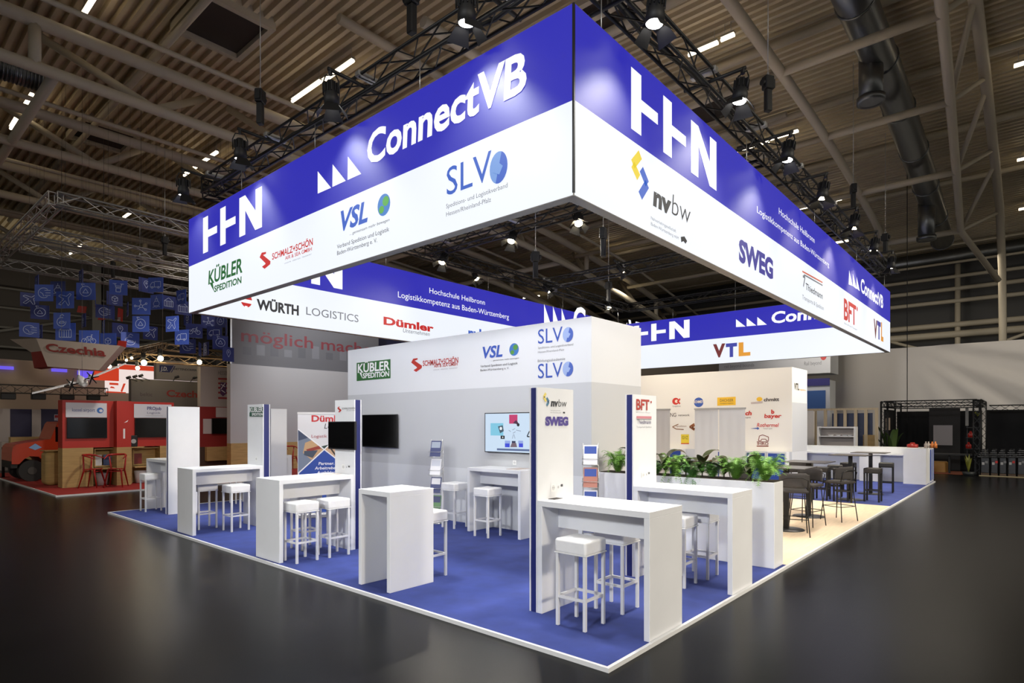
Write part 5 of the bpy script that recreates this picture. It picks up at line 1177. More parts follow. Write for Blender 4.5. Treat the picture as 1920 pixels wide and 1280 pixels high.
# brochures standing on the niche shelves
for i, (na, dx, mt, lab) in enumerate(((n1_, 0.16, SIGNW, 'white brochure standing in the wood niche under the kassel airport wall'), (n1_, 0.42, mat('sky_print', (90, 110, 160), 0.4), 'blue picture brochure in the wood niche under the kassel airport wall'), (n2_, 0.22, mat('brick_cover', (120, 40, 34), 0.4), 'dark red brochure in the wood niche under the PROjob wall'))):
    x = na[0] + dx; tag(obj('brochure', MB().box(x - 0.1, x + 0.12, WY + 0.24, WY + 0.26, 0.592, 0.92), mt), lab, 'brochure', 'brochures in the wood niches')
for i, (na, dx, lab) in enumerate(((n1_, 0.25, 'small white waste bin under the kassel airport desk'), (n2_, 0.25, 'small white waste bin under the PROjob desk'))):
    m = MB(); m.lathe([(0, 0.01), (0.13, 0.01), (0.17, 0.38), (0.155, 0.38), (0.12, 0.03), (0, 0.03)], (na[0] + dx, WY + 0.1, 0), 16); tag(obj('waste_bin', m, M_WHITE), lab, 'bin', 'white waste bins')
q = aY(247, 845, WY - 0.1); t = thing('coffee_machine', 'small black and grey machine on the ledge under the PROjob screen', 'machine', (q.x, WY - 0.12, 1.15))
obj('body', MB().box(q.x - .12, q.x + .14, WY - .2, WY, 1.15, 1.5, 0.02), BLACK, t); obj('dial', MB().cyl((q.x + .02, WY - .21, 1.32), (q.x + .02, WY - .19, 1.32), 0.07, 14), ALU, t)
tag(obj('ledge_board', MB().box(q.x - .3, q.x + .3, WY - .25, WY, 1.12, 1.15), WOOD), 'small wooden ledge carrying the black machine', 'shelf')
# red designer stools with curved backs
def red_chair(x, y, rz, lab, first=[]):
    if first: return dup(first[0], (x, y, 0), rz, lab, 'red bar chairs')
    t = thing('designer_bar_chair', lab, 'bar chair', (x, y, 0), rz, 'red bar chairs'); first.append(t)
    m = MB(); m.tube([(-.2, -.24, .84), (.05, -.24, .93), (.17, -.17, .95), (.22, 0, .95), (.17, .17, .95), (.05, .24, .93), (-.2, .24, .84)], [.012, .025, .03, .03, .03, .025, .012], 8); obj('backrest', m, REDPL, t, world=False)
    m = MB(); m.mesh([(-.2, -.15, .56), (.18, -.17, .54), (.18, .17, .54), (-.2, .15, .56), (-.2, -.15, .53), (.18, -.17, .51), (.18, .17, .51), (-.2, .15, .53)], [(0, 1, 2, 3), (7, 6, 5, 4), (0, 4, 5, 1), (1, 5, 6, 2), (2, 6, 7, 3), (3, 7, 4, 0)]); obj('seat', m, REDPL, t, world=False)
    for sx, sy in ((-1, -1), (-1, 1), (1, -1), (1, 1)):
        obj('leg', MB().tube([(sx * .13, sy * .22, .92) if sx > 0 else (sx * .15, sy * .13, .54), (sx * .14, sy * .17, .5), (sx * .25, sy * .24, 0)], [.02, .026, .014], 7), REDPL, t, world=False)
    obj('stretcher', MB().tube([(-.17, -.15, .47), (-.17, .15, .47)], .015, 6).tube([(.15, -.18, .47), (.15, .18, .47)], .015, 6), REDPL, t, world=False)
q = aZ(180, 915, 0); red_chair(q.x, q.y + 0.35, 2.4, 'red bar chair at the kassel airport desk, the one by the wood wall'); q = aZ(225, 914, 0); red_chair(q.x, q.y + 0.35, 1.0, 'red bar chair in front of the wood niche with blue brochure')
q = aY(530, 893, 21.0); red_chair(q.x, 20.35, 1.6, 'red bar chair seen between the cream tower and the roll-up banner')
# wood counter and tow truck behind the red stand
a = aZ(87, 908, 0); x0, x1 = -0.42, 0.72; yy = 19.9
t = thing('reception_desk', 'round cornered plywood counter beside the red truck', 'desk', (0.4, 20.2, 0)); m = MB()
c0 = aY(86, 900, 19.9).x; c1 = aY(121, 900, 19.9).x
obj('body', MB().box(c0, c1, 19.9, 20.6, 0, 1.02, 0.12, 4), WOOD, t); obj('countertop', MB().box(c0 - 0.02, c1 + 0.02, 19.88, 20.62, 1.02, 1.05, 0.01), WOOD, t)
TYY = 22.0
t = thing('tow_truck', 'old red airport tow truck with a big black front wheel', 'truck', (0, TYY + .8, 0))
def tx(px, py): q = aY(px, py, TYY); return (q.x, q.z)
sil = [tx(22, 850), tx(24, 838), tx(30, 833), tx(95, 823), tx(97, 818), tx(107, 794), tx(111, 790), (tx(111, 790)[0] + 1.4, tx(111, 790)[1]), (tx(111, 790)[0] + 1.4, 0.5), (tx(85, 870)[0], 0.5), tx(80, 862), tx(72, 856), tx(56, 855), tx(46, 860), tx(36, 870), tx(22, 870)]
obj('body', MB().prism([(x, TYY, z) for x, z in sil], (0, 1.7, 0)), mat('truck_red', (176, 54, 24), 0.3), t)
wc = tx(60, 872); wr = abs(tx(60, 853)[1] - tx(60, 893)[1]) / 2
for yv in (TYY - 0.02, TYY + 1.35):
    w_ = obj('wheel', MB().cyl((wc[0], yv, wr), (wc[0], yv + 0.35, wr), wr, 24), BLACK, t); obj('hub', MB().cyl((wc[0], yv - 0.02, wr), (wc[0], yv, wr), wr * .35, 14), mat('hub_grey', (60, 58, 56), 0.5), w_)
obj('bumper', MB().box(tx(21, 870)[0], tx(33, 870)[0], TYY + 0.05, TYY + 1.6, tx(22, 878)[1], tx(22, 865)[1]), BLACK, t)
q0, q1 = tx(104, 828), tx(118, 800); obj('window', MB().box(q0[0], q1[0] + .8, TYY - 0.01, TYY + 0.0, q0[1], q1[1]), SCREEN, t)
P = Print('Y', TYY - 0.004); c = tx(66, 837); P.poly(ink((120, 160, 210)), [(c[0] - .17, c[1] - .03), (c[0], c[1] - .11), (c[0] + .17, c[1] - .03), (c[0], c[1] + .1)], px=False); obj('badge', P, None, sub(t, 'body'))
q0, q1 = aY(102, 788, TYY - .3), aY(117, 777, TYY - .3)
t = thing('number_sign', 'small red and white sign standing above the red truck bonnet', 'sign', (q0.x, TYY - .3, q0.z)); obj('board', MB().box(q0.x, q1.x, TYY - .3, TYY - .28, q0.z, q1.z), SIGNW, t); P = Print('Y', TYY - .3); P.rect(ink((170, 40, 40)), (102.5, 783), (116.5, 778)); P.text(ink((90, 60, 70)), 'TRUCK', (104, 787), (115, 787), (104, 784.5)); obj('print', P, None, t)
# barrier posts
t = thing('barrier_stand', 'black barrier posts with a belt in front of the red truck', 'barrier', (-.4, 19, 0))
for p in ((6, 896), (82, 897)):
    q = aZ(p[0], p[1], FZ); h = EYE - (838 - HZ) / F * ((q.x - CAMX) * CA + (q.y - CAMY) * SA)
    obj('post', MB().cyl((q.x, q.y, FZ + .02), (q.x, q.y, h), 0.045, 10), BLACK, t); obj('base', MB().cyl((q.x, q.y, FZ), (q.x, q.y, FZ + .03), 0.2, 18), BLACK, t)
    if p[0] == 6: A = Vector((q.x, q.y, h - .06))
    else: B = Vector((q.x, q.y, h - .06))
obj('belt', MB().mesh([A, B, B + Vector((0, 0, -.07)), A + Vector((0, 0, -.07))], [(0, 1, 2, 3)]) and MB().prism([A, B, B + Vector((0, 0, -.07)), A + Vector((0, 0, -.07))], (0, .01, 0)), BLACK, t)

# ------------------------------------------------------------------ far left walls and signs
def panel(lab, Y, px0, px1, py0, py1, mt, name='display_wall', cat='wall panel', dep=0.2, ground=False, group=None):
    x0, x1, z0, z1 = onY(Y, px0, px1, py0, py1); return tag(obj(name, MB().box(x0, x1, Y, Y + dep, FZ if ground else z0, z1), mt), lab, cat, group)
PALE = mat('pale_beige_wall', (196, 176, 154), 0.7); NAVYP = mat('navy_panel', (52, 50, 84), 0.6)
panel('long pale beige wall behind the red truck at the far left', 31.0, -260, 247, 960, 658 + 30, PALE, ground=True)
for p, lab in (((19, 60, 820, 767), 'dark navy panel between two posters at the far left'), ((77, 121, 818, 767), 'dark navy panel right of the white poster strip')): panel(lab, 30.8, *p, NAVYP, 'navy_panel', 'panel', 0.1)
for p, lab in (((60, 77, 826, 768), 'white poster strip between the navy panels'), ((0, 19, 830, 766), 'white poster at the picture edge beside the navy panel')):
    o = panel(lab, 30.7, *p, mat('poster_paper', (190, 180, 176), 0.6), 'poster', 'poster', 0.05)
panel('white counter front behind the red truck', 29.0, 3, 62, 880, 827, mat('poster_paper', (190, 180, 176), 0.6), 'white_counter', 'counter', 0.6, True)
panel('pale wooden counter behind the truck bonnet', 28.0, 20, 121, 830, 818, WOOD, 'wood_counter', 'counter', 0.4, True)
# floodlight truss
t = box_truss('lighting_truss', 'thin grey truss with small floodlights across the pale left wall', aY(-30, 727, 26.5), aY(200, 735, 26.5), mat('dim_truss_metal', (90, 86, 80), 0.5, 0.5), 0.3, 0.02, 0.35)
for i, px in enumerate((15, 72, 126, 175)):
    q = aY(px, 742 + i * .6, 26.5); f = thing('floodlight', 'small black floodlight hanging from the thin truss, %s' % ('by the picture edge', 'second from the picture edge', 'above the kassel airport sign', 'above the middle of the red display wall')[i], 'floodlight', tuple(q), group='floodlights on the thin truss')
    obj('head', MB().box(q.x - .22, q.x + .22, q.y - .12, q.y + .12, q.z - .13, q.z + .1, .02), BLACK, f); obj('bracket', MB().cyl((q.x - .2, q.y, q.z + .1), (q.x - .2, q.y, q.z + .32), .012, 5).cyl((q.x + .2, q.y, q.z + .1), (q.x + .2, q.y, q.z + .32), .012, 5), BLACK, f)
VIO = mat('violet_lit_screen', (120, 100, 255), 0.5, emit=0.8)
for p, lab in (((-10, 26, 691, 687), 'thin violet lit screen strip at the picture edge'), ((97, 126, 696, 692), 'thin violet lit screen strip under the Czechia banner'), ((146, 176, 708, 696), 'violet lit screen behind the model airplane')): panel(lab, 30.9, *p, VIO, 'lit_screen', 'screen', 0.08)
# lit red stand behind
LITRED, LITW = mat('lit_red_panel', (226, 70, 40), 0.5, emit=0.75), mat('lit_white_panel', (250, 232, 226), 0.5, emit=0.9)
t = thing('lit_fascia', 'glowing red and white fascia of a stand far behind the model airplane', 'fascia', (6, 30, 3))
obj('support', MB().box(7.0, 7.3, 29.75, 29.95, FZ, 3.6).box(10.0, 10.3, 29.75, 29.95, FZ, 3.6).box(7.0, 10.3, 29.7, 29.76, 3.2, 3.6), WALLM, t); x0, x1, z0, z1 = onY(29.4, 176, 223, 712, 690); obj('red_band', MB().box(x0, x1, 29.4, 29.49, z0, z1), LITRED, t); obj('red_band', MB().box(onY(29.5, 223, 300, 700, 691)[0], onY(29.5, 223, 300, 700, 691)[1], 29.4, 29.49, onY(29.5, 223, 300, 692, 688)[2], onY(29.5, 223, 300, 692, 688)[3]), LITRED, t)
x0, x1, z0, z1 = onY(29.5, 223, 378, 718, 692); obj('white_band', MB().box(x0, x1, 29.5, 29.7, z0, z1), LITW, t)
x0, x1, z0, z1 = onY(29.5, 199, 246, 735, 712); obj('white_band', MB().box(x0, x1, 29.6, 29.7, z0, z1), LITW, t)
P = Print('Y', 29.6); 
for pp in ([(205, 717), (222, 718), (222, 722), (205, 721)], [(206, 727), (216, 728), (213, 719 + 6), (208, 719 + 5)], [(229, 735), (226, 733), (232, 717), (236, 718)], [(199, 733), (236, 735), (236, 737), (199, 736)]): P.poly(LITRED, pp)
P.text(ink((110, 30, 24)), 'C30', (184, 697), (194, 696), (184, 692.5)); obj('print', P, None, t)
# Czech wall
t = thing('display_wall', 'dark grey wall lettered Czech behind the red stand', 'wall panel', (6, 24, FZ)); x0, x1, z0, z1 = onY(24, 246, 377, 800, 716)
obj('wall', MB().box(x0, x1, 24, 24.3, FZ, z1), mat('dark_grey_wall', (104, 100, 94), 0.7), t); P = Print('Y', 24); P.text(ink((130, 44, 34)), 'Czech', (312, 743), (370, 744), (312, 731), 0.03); P.text(ink((70, 60, 58)), 'beltic', (263, 742), (286, 742), (263, 735)); obj('lettering', P, None, t)
for i, (pa, pb) in enumerate((((257, 714), (237, 709)), ((268, 714), (249, 707)), ((281, 713), (260, 705.5)), ((325, 714), (328, 708)), ((357, 716), (362, 709)))):
    a, b_ = aY(pa[0], pa[1], 24), aY(pb[0], pb[1], 23.4); f = thing('arm_lamp', 'small black arm lamp on top of the dark Czech wall, %s' % ('first from its left end', 'second from its left end', 'third from its left end', 'left above its red word', 'right above its red word')[i], 'lamp', tuple(a), group='arm lamps on the dark wall')
    obj('arm', MB().cyl(a, b_, .015, 5), BLACK, f); obj('head', MB().cyl(b_, b_ + Vector((.12, -.08, .06)), .05, 8), BLACK, f)
# JD banner
t = thing('hanging_sign', 'grey hanging sign with a dark blue slanted logo lettered JD', 'sign', (8, 26, 4)); x0, x1, z0, z1 = onY(26, 293, 378, 706, 680)
obj('box', MB().box(x0, x1, 26, 26.3, z0 - .1, z1), mat('grey_sign_cloth', (172, 164, 156), 0.7), t); P = Print('Y', 26)
P.poly(ink((60, 66, 116)), [(299, 697), (318, 698), (326, 685), (299, 684)]); P.text(KW, 'J.D.', (301, 694), (314, 694.5), (301, 687), 0.03, 0.1); P.poly(ink((60, 66, 116)), [(320, 698), (322, 698), (329, 686), (327, 686)]); obj('wire', MB().cyl((x0 + .3, 26.15, z1), (x0 + .3, 26.15, deck(x0)), .01, 5).cyl((x1 - .3, 26.15, z1), (x1 - .3, 26.15, deck(x1)), .01, 5), ALU, t)
P.text(ink((66, 66, 74)), 'DETTENDORFER', (326, 693), (369, 695), (326, 689.5), 0.03); obj('lettering', P, None, t)
# warm lit box truss and glowing lamps above it
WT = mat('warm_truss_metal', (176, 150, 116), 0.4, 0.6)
box_truss('lighting_truss', 'warm lit truss running towards the grey wall under the blue squares', aY(229, 668, 23.5), aY(470, 684, 23.5), WT, .3, .022); box_truss('lighting_truss', 'short warm lit truss slanting back from the glowing lamps', aY(229, 668, 23.5), aY(306, 648, 30.5), WT, .3, .022)
box_truss('lighting_truss', 'warm lit truss at the back of the glowing lamps', aY(300, 649, 30.5), aY(440, 668, 30.5), WT, .3, .022)
for i, (px, py, r) in enumerate(((270, 680, .17), (301, 672, .17), (374, 679, .15), (237, 675, .07), (247, 671, .08), (205, 687, .12), (258, 690, .12), (448, 683, .1))):
    q = aY(px, py, 23.0); f = thing('glowing_lamp', 'glowing round lamp %s' % ('below the warm truss, above the dark Czech wall', 'below the warm truss, left of the JD sign', 'at the right end of the JD sign', 'small and leftmost under the warm truss corner', 'small, second under the warm truss corner', 'over the red lit fascia by the model airplane', 'over the white lit fascia band', 'at the lower edge of the dark grey banner lettered möglich machen')[i], 'lamp', tuple(q), group='glowing lamps by the warm truss')
    obj('bulb', MB().ball(q, r * .6), LENSW, f); obj('holder', MB().cyl(q + Vector((0, .05, r * .5)), q + Vector((0, .1, r * 2.2)), r * .5, 8), BLACK, f); obj('wire', MB().cyl(q + Vector((0, .1, r * 2)), (q.x, q.y + .1, deck(q.x) + .03), .003, 4), WIREM, f)
# Hessen banner wall, red shelf wall
t = thing('display_wall', 'grey wall with the lettering HESSEN and a red striped emblem', 'wall panel', (9, 22.5, 2)); x0, x1, z0, z1 = onY(22.5, 376, 433, 765, 690)
obj('wall', MB().box(x0, x1, 22.5, 22.8, z0, z1), mat('grey_sign_cloth', (172, 164, 156), 0.7), t); P = Print('Y', 22.5)
P.text(ink((110, 104, 100)), 'HESSEN', (409, 702), (428, 703), (409, 695)); er, ep = ink((150, 44, 46)), ink((84, 50, 90))
for k, yy in enumerate((708, 716.5, 725, 734, 744)): P.poly(er, [(409, yy + 3.5), (427, yy + 4.2), (427, yy + .7), (409, yy)])
P.poly(ep, [(413, 738), (418, 743), (424, 738), (424, 717), (413, 716.5)], lay=1); P.poly(ink((170, 140, 100)), [(412, 715.5), (425, 716), (423, 713), (414, 713)], lay=1)
for a, b_ in (((414, 720), (422, 725)), ((422, 718), (414, 729)), ((415, 731), (422, 736))): P.line(KW, [a, b_], .03, lay=2)
obj('emblem', P, None, sub(t, 'wall'))
t = thing('display_wall', 'dark red wall with white papers under the HESSEN wall', 'wall panel', (9, 22.4, 1)); x0, x1, z0, z1 = onY(22.4, 374, 432, 838, 763)
obj('red_panel', MB().box(x0, x1, 22.4, 22.6, z0, z1), mat('dim_red_panel', (140, 30, 24), 0.6), t); obj('wood_base', MB().box(x0, x1 + 2.0, 22.3, 22.75, FZ, z0), WOOD, t)
for p, lab in (((405, 427, 782, 764), 'white paper at the top of the dark red wall'), ((381, 399, 813, 785), 'white paper beside the small screen on the dark red wall')): panel(lab, 22.38, *p, mat('poster_paper', (190, 180, 176), 0.6), 'paper_sheet', 'paper', 0.015)
panel('small black screen on the dark red wall', 22.3, 398, 426, 813, 784, SCREEN, 'television', 'television', 0.08)
t = thing('wall_cabinet', 'plywood wall cabinet with an open dark shelf below the dark red wall', 'cabinet', (9, 22, 1)); x0, x1, z0, z1 = onY(22.0, 388, 431, 864, 837); obj('body', MB().box(x0, x1, 22.0, 22.3, z0, z1), WOOD, t); x2, x3, z2, z3 = onY(22.0, 376, 388, 872, 838); obj('open_shelf', MB().box(x2, x3, 22.2, 22.3, z2, z3), mat('dark_brown_board', (70, 52, 40), 0.7), t)
x2, x3, z2, z3 = onY(22.0, 376, 431, 873, 864); obj('bottle_row', MB().box(x2, x3, 22.15, 22.3, z2, z3), mat('dark_brown_board', (70, 52, 40), 0.7), t)
# big grey wall 'möglich machen'
MY = 20.9
t = thing('display_wall', 'big light grey wall with a dark banner lettered möglich machen', 'wall panel', (11, MY, 0)); x0, x1, z0, z1 = onY(MY, 432, 470, 831, 684)
obj('light_wall', MB().box(x0, x0 + 9.0, MY, MY + .3, z0, z1), mat('grey_stand_wall', (176, 174, 174), 0.7), t)
obj('wood_base', MB().box(x0, x0 + 9.0, MY - 0.05, MY + .3, 0, z0), WOOD, t)
x4 = onY(MY, 432, 711, 600, 600)[1]; zt = aY(432, 560, MY).z
obj('dark_banner', MB().box(x0, x4, MY + .05, MY + .25, z1, zt), mat('dim_grey_banner', (104, 103, 106), 0.7), t); obj('edge_post', MB().box(x0, x0 + .06, MY, MY + .3, z1, zt), ALU, t)
P = Print('Y', MY + .05); P.text(ink((120, 50, 56)), 'möglich machen', (452, 639), (712, 662), (452, 616), 0.01)
for i in range(9): 
    q = P.pt((455 + i * 26, 664 + 1.6 * i)); P.rect(ink((118, 118, 122)) if i % 2 else ink((92, 92, 96)), (q[0], q[1]), (q[0] + .34, q[1] + .3 + .12 * (i % 3)), px=False)
obj('lettering', P, None, t)
x5, x6, z5, z6 = onY(23, 708, 800, 648, 600); tag(obj('hanging_sign', MB().box(x5, x6, 23, 23.2, z5, z6 + .5), mat('night_blue_sign', (34, 36, 74), 0.6)), 'dark blue sign behind the end of the word machen', 'sign')
# Czechia hanging banner
CYT = 24.0
def cz(px, py, t_): q = aD(px, py, t_); return q
t = thing('hanging_banner', 'hanging octagonal white banner lettered Czechia with a red patch', 'banner', tuple(aD(140, 670, 19)))
D0 = 18.5
fr_ = [aD(68, 634, D0), aD(226, 648, D0), aD(185, 694, D0), aD(89, 687, D0)]
back = Vector((0.25, 0.35, 0.0)); bk = [p + back for p in fr_]
m = MB(); m.mesh(fr_ + bk, [(0, 3, 2, 1), (1, 2, 6, 5), (3, 7, 6, 2), (7, 4, 5, 6), (0, 1, 5, 4)])
lf0, lfm, lf1, mr = aD(19, 636, D0 + 1.3), aD(58, 660, D0 + .75), aD(64, 690, D0 + .75), fr_[0].lerp(fr_[3], .45)
m.mesh([fr_[0], lf0, lfm, mr] + [p + back for p in (fr_[0], lf0, lfm, mr)], [(0, 1, 2, 3), (4, 7, 6, 5), (1, 5, 6, 2), (0, 4, 5, 1)]); obj('cloth', m, mat('dull_white_cloth', (176, 162, 150), 0.8), t)
m = MB(); m.mesh([mr, lfm, lf1, fr_[3]] + [p + back for p in (mr, lfm, lf1, fr_[3])], [(0, 1, 2, 3), (4, 7, 6, 5), (1, 5, 6, 2), (2, 6, 7, 3)]); obj('red_patch', m, ink((140, 34, 26)), t)
nrm = (fr_[1] - fr_[0]).cross(fr_[3] - fr_[0]).normalized(); nrm = nrm if nrm.dot(Vector((CAMX, CAMY, EYE)) - fr_[0]) > 0 else -nrm
vs_, fs_, w_ = text_geo('Czechia', 0.03); o_ = aD(88, 658, D0) + nrm * .03; ux_ = (aD(200, 668, D0) - aD(88, 658, D0)); uy_ = aD(86, 644, D0) - aD(88, 658, D0)
m = MB(); m.mesh([o_ + ux_ * (x / w_) + uy_ * (y / CAPH) for x, y in vs_], fs_); obj('lettering', m, ink((130, 40, 34)), sub(t, 'cloth'))
obj('wire', MB().cyl(fr_[0].lerp(fr_[1], .3), fr_[0].lerp(fr_[1], .3) + Vector((0, 0, 6)), .005, 4).cyl(fr_[0].lerp(fr_[1], .8), fr_[0].lerp(fr_[1], .8) + Vector((0, 0, 6)), .005, 4), WIREM, t)
# dark cloth left of it
# red and white kites / banners among the squares
for i, (px, py, w, h, mt, lab) in enumerate(((153, 580, 18, 14, RED, 'red cloth shape hanging among the blue squares at the left'), (225, 590, 10, 26, RED, 'tall red cloth strip hanging among the blue squares'), (228, 645, 18, 14, RED, 'red cloth corner beside the Czechia banner'), (223, 598, 6, 8, SIGNW, 'small white cloth piece on the red strip'), (190, 597, 14, 6, RED, 'small red cloth strip between the blue squares'))):
    q = aD(px, py, 24 if i != 2 else 19.5); s_ = (24 if i != 2 else 19.5) / F
    tag(obj('cloth_strip', MB().prism([q + Vector((RGT[0], RGT[1], 0)) * (w / 2 * s_ * a) + Vector((0, 0, h / 2 * s_ * b_)) for a, b_ in ((-1, -.7), (.8, -1), (1, .8), (-.7, 1))], (.02, .02, 0)), mt), lab, 'cloth strip', 'red and white cloth strips')
# model airplane
t = thing('model_airplane', 'white model propeller airplane hanging in front of the red lit fascia', 'model airplane', tuple(aD(156, 722, 17)))
D1 = 17.0; wa, wb = aD(60, 738, D1 - 1.0), aD(236, 682, D1 + .6); nose, tail = aD(158, 722, D1 - .5), aD(147, 704, D1 + 1.6)
dirv = (tail - nose)
obj('fuselage', MB().tube([nose, nose + dirv * .1, nose + dirv * .3, nose + dirv * .6, tail], [.04, .10, .13, .10, .03], 12), M_WHITE, t)
mid = nose + dirv * .35; off = dirv.normalized() * .16
obj('wing', MB().prism([wa - off * .5, mid - off * 1.2, wb - off * .5, wb + off * .5, mid + off * 1.2, wa + off * .5], (0, 0, .03)), M_WHITE, t)
obj('fin', MB().prism([tail - off, tail + off * .5, tail + off * .8 + Vector((0, 0, .45)), tail + Vector((0, 0, .45))], (.03, 0, 0)), M_WHITE, t)
for p, lab in (((134, 721), 'propeller'), ((172, 708), 'propeller')):
    c = aD(p[0], p[1], D1 - .45); pr = MB()
    for k in range(6): w = math.tau * k / 6 + .2; e_ = Vector((RGT[0], RGT[1], 0)) * (.2 * math.cos(w)) + Vector((0, 0, .2 * math.sin(w))); pr.cyl(c, c + e_, .022, 5, .014)
    en_ = obj('engine', MB().tube([c, c + dirv * .12, c + dirv * .25], [.05, .07, .03], 8), M_WHITE, t); obj('propeller', pr, BLACK, en_)
obj('wire', MB().cyl(aD(154, 715, D1), aD(154, 676, D1), .006, 4).cyl(aD(154, 676, D1), aD(154, 676, D1) + Vector((0, 0, 8.4)), .004, 4), WIREM, t)
# silver trusses
for lab, p, q in (('silver truss in front, nearest to the banner corner', (105, 373), (380, 436)), ('second silver truss from the front', (62, 436), (380, 500)), ('third silver truss from the front', (38, 462), (380, 519)), ('fourth silver truss, hanging over the blue squares', (0, 493), (380, 548))):
    a = aZ(p[0], p[1], 7.5); b_ = aZ(q[0], q[1], 7.5); box_truss('lighting_truss', lab, a, (b_.x + 3.0, a.y, 7.5), SILVER, .30, .028, .5, 'silver trusses at the left')
a = aZ(105, 373, 7.5); b_ = aZ(-20, 493, 7.5); box_truss('lighting_truss', 'silver truss running back along the ends of the other silver trusses', (a.x, a.y, 7.5), (a.x, b_.y + 3, 7.5), SILVER, .30, .028, .5, 'silver trusses at the left')
for i, (px, py, lab) in enumerate(((309, 460, 'black chain hoist hanging through the second silver truss'), (262, 494, 'black chain hoist on the third silver truss'), (212, 505, 'black chain hoist on the fourth silver truss'))):
    q = aZ(px, py - 5, 7.9); dup(H0, q, .5 * i, lab, 'chain hoists')

# ------------------------------------------------------------------ hanging blue squares with line icons
IC = {
 'plane': [[(-.7, -.5), (-.1, .1), (-.7, .45), (-.5, .6), (.2, .4), (.6, .75), (.75, .6), (.4, .2), (.55, -.5), (.4, -.7), (.05, -.1), (-.4, -.6), (-.7, -.5)]],
 'bike': [[(-.45 + .28 * math.cos(k * .7), -.2 + .28 * math.sin(k * .7)) for k in range(10)], [(.45 + .28 * math.cos(k * .7), -.2 + .28 * math.sin(k * .7)) for k in range(10)], [(-.45, -.2), (-.15, .3), (.3, .3), (.45, -.2)], [(-.15, .3), (0, -.2), (.3, .3), (.25, .5), (.4, .5)]],
 'truck': [[(-.7, -.3), (-.7, 0), (-.45, .35), (-.15, .35), (-.15, -.3), (-.7, -.3)], [(-.15, -.3), (.7, -.3), (.7, .45), (-.15, .45)], [(-.45 + .13 * math.cos(k * .8), -.35 + .13 * math.sin(k * .8)) for k in range(9)], [(.4 + .13 * math.cos(k * .8), -.35 + .13 * math.sin(k * .8)) for k in range(9)]],
 'circle': [[(.6 * math.cos(k * .4), .6 * math.sin(k * .4)) for k in range(17)], [(-.3, -.2), (0, .3), (.3, -.2), (-.3, -.2)], [(-.3, .55), (-.45, .85), (-.1, .8)]],
 'globe': [[(.6 * math.cos(k * .4 + .7), .6 * math.sin(k * .4 + .7)) for k in range(13)], [(.1, .3), (.75, .3)], [(.2, 0), (.75, 0)], [(.1, -.3), (.75, -.3)], [(-.4, .1), (-.1, -.1), (0, -.4)]],
 'building': [[(-.6, .2), (0, .7), (.6, .2), (.6, -.6), (-.6, -.6), (-.6, .2), (.6, .2)]] + [[(x, .2), (x, -.6)] for x in (-.35, -.12, .12, .35)],
 'network': [[(.18 * math.cos(k * .8), .18 * math.sin(k * .8)) for k in range(9)]] + [[(.18 * math.cos(w), .18 * math.sin(w)), (.55 * math.cos(w), .55 * math.sin(w))] for w in (0.5, 1.7, 3.1, 4.0, 5.6)] + [[(.65 * math.cos(w) + .11 * math.cos(k), .65 * math.sin(w) + .11 * math.sin(k)) for k in range(7)] for w in (0.5, 1.7, 3.1, 5.6)],
 'ship': [[(-.5, -.2), (-.4, -.5), (.4, -.5), (.5, -.2), (.3, .1), (-.3, .1), (-.5, -.2)], [(-.2, .1), (-.2, .4), (.2, .4), (.2, .1)], [(0, .4), (0, .75)], [(-.6, -.7), (-.3, -.6), (0, -.7), (.3, -.6), (.6, -.7)]],
 'box': [[(-.35, .2), (0, .4), (.35, .2), (.35, -.25), (0, -.45), (-.35, -.25), (-.35, .2), (0, 0), (.35, .2)], [(0, 0), (0, -.45)], [(-.3, -.6), (0, -.75), (.3, -.6)]],
 'drone': [[(-.6, .5), (-.2, .5)], [(.2, .5), (.6, .5)], [(-.4, .5), (-.3, .2), (.3, .2), (.4, .5)], [(-.3, .2), (-.3, 0), (.3, 0), (.3, .2)], [(-.25, -.1), (.25, -.1), (.25, -.6), (-.25, -.6), (-.25, -.1)]],
 'pin': [[(0, -.4), (-.35, .2), (-.25, .55), (0, .65), (.25, .55), (.35, .2), (0, -.4)], [(.12 * math.cos(k), .3 + .12 * math.sin(k)) for k in range(7)]],
 'plug': [[(.55 * math.cos(k * .4 + 1.2), -.15 + .55 * math.sin(k * .4 + 1.2)) for k in range(14)], [(-.2, .5), (.05, .8), (.3, .6)], [(-.2, -.1), (.3, -.1), (.35, -.3), (-.3, -.3), (-.2, -.1)]]}
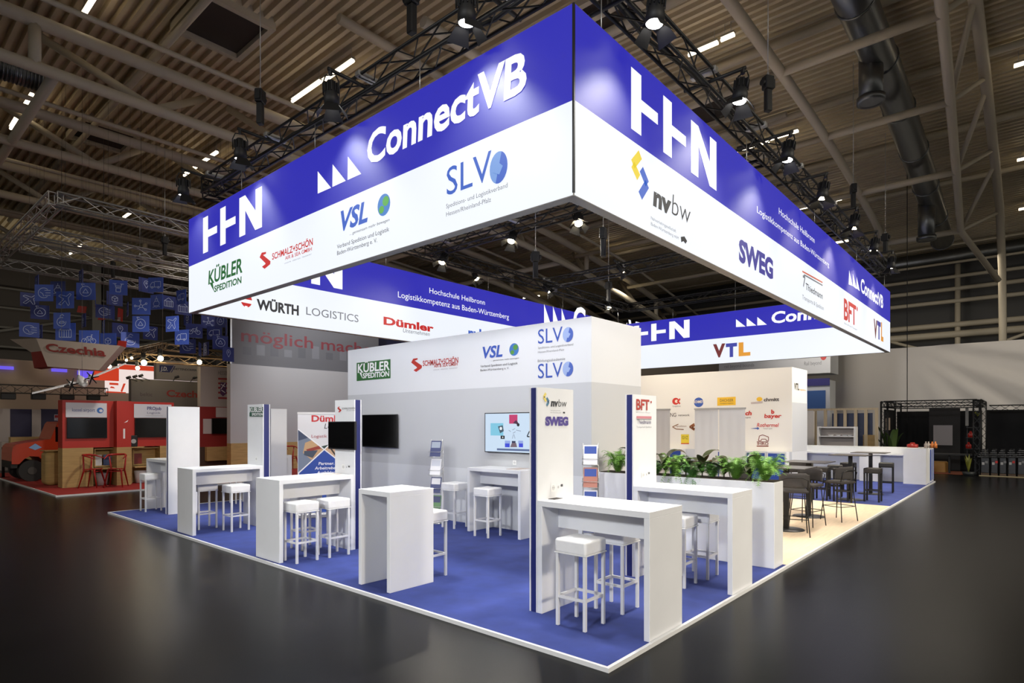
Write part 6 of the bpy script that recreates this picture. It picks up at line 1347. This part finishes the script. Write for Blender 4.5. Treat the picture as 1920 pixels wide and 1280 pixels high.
SQ = [(69, 530, 21, 'pin', 1, 'with a map pin icon, left of the globe square'), (82.5, 549, 33, 'globe', 0, 'with a globe icon, upper left of the cloud'), (109, 541, 29, 'ship', 1, 'with a ship icon behind the airplane square at the left'), (55.6, 562, 21, 'plane', 1, 'leftmost in the upper row of the cloud'), (122, 562, 34, 'plane', 0, 'with a climbing airplane icon left of the cloud centre'),
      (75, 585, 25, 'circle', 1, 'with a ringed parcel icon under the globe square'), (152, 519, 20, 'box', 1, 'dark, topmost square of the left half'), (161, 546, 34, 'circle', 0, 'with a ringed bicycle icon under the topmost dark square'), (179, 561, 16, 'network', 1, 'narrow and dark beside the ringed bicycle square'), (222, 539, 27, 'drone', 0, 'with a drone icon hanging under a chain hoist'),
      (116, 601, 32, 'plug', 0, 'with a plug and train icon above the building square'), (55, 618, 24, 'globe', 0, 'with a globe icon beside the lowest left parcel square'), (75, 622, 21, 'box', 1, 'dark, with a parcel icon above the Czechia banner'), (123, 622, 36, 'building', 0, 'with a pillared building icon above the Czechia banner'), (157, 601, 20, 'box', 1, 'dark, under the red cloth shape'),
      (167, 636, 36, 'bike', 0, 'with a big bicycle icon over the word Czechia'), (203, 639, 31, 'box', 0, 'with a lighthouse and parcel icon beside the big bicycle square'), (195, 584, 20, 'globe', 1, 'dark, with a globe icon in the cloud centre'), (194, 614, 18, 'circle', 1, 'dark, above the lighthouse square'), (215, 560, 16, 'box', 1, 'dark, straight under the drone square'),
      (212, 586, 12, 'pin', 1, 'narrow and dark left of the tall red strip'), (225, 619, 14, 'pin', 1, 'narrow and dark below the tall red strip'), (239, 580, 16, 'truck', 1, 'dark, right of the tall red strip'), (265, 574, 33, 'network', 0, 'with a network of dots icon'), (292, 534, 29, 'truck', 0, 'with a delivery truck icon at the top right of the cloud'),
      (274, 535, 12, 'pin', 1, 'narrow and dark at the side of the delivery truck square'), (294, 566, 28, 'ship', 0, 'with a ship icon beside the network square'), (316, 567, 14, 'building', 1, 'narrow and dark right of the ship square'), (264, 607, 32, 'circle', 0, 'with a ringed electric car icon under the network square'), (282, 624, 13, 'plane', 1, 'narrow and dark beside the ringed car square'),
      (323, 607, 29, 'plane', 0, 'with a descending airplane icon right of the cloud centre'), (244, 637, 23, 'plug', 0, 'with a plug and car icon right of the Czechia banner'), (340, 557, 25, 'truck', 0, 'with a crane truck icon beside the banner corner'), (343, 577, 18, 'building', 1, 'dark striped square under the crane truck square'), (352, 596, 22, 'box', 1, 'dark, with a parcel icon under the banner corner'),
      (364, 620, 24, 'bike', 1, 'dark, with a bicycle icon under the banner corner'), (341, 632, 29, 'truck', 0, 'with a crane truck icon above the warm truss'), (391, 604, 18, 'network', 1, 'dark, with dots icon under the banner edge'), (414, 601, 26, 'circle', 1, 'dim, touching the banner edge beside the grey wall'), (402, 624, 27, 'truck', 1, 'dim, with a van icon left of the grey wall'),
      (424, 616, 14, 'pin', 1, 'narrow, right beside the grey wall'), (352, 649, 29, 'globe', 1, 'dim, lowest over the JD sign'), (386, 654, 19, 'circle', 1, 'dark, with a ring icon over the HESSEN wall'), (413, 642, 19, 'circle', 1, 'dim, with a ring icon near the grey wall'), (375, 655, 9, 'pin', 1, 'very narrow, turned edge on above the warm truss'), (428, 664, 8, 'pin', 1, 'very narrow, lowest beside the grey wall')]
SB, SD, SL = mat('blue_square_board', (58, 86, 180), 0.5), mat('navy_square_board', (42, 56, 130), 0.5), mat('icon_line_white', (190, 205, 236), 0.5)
for i, (px, py, w, ic, dark, lab) in enumerate(SQ):
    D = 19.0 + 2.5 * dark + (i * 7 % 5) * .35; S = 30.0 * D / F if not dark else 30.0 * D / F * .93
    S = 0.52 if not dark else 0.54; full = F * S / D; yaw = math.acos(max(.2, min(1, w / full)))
    if w > full: S = w * D / F; yaw = 0.05
    c = aD(px, py, D); face = ANG - math.pi / 2 + (yaw if i % 2 else -yaw)
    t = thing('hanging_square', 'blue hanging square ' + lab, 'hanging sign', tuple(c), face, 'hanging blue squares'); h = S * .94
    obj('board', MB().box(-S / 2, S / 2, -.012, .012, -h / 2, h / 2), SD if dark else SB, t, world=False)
    m = MB()
    for pl in IC[ic]:
        for (xa, za), (xb, zb) in zip(pl, pl[1:]):
            xa, xb, za, zb = xa * S * .5, xb * S * .5, za * h * .5, zb * h * .5; L = math.hypot(xb - xa, zb - za) or 1; nx, nz = -(zb - za) / L * .0085, (xb - xa) / L * .0085
            m.face([(xa + nx, -.016, za + nz), (xa - nx, -.016, za - nz), (xb - nx, -.016, zb - nz), (xb + nx, -.016, zb + nz)])
    obj('icon', m, SL, t, world=False)
    obj('wire', MB().cyl((0, 0, h / 2), (0, 0, deck(c.x) + 0.03 - c.z), .003, 4), WIREM, t, world=False)
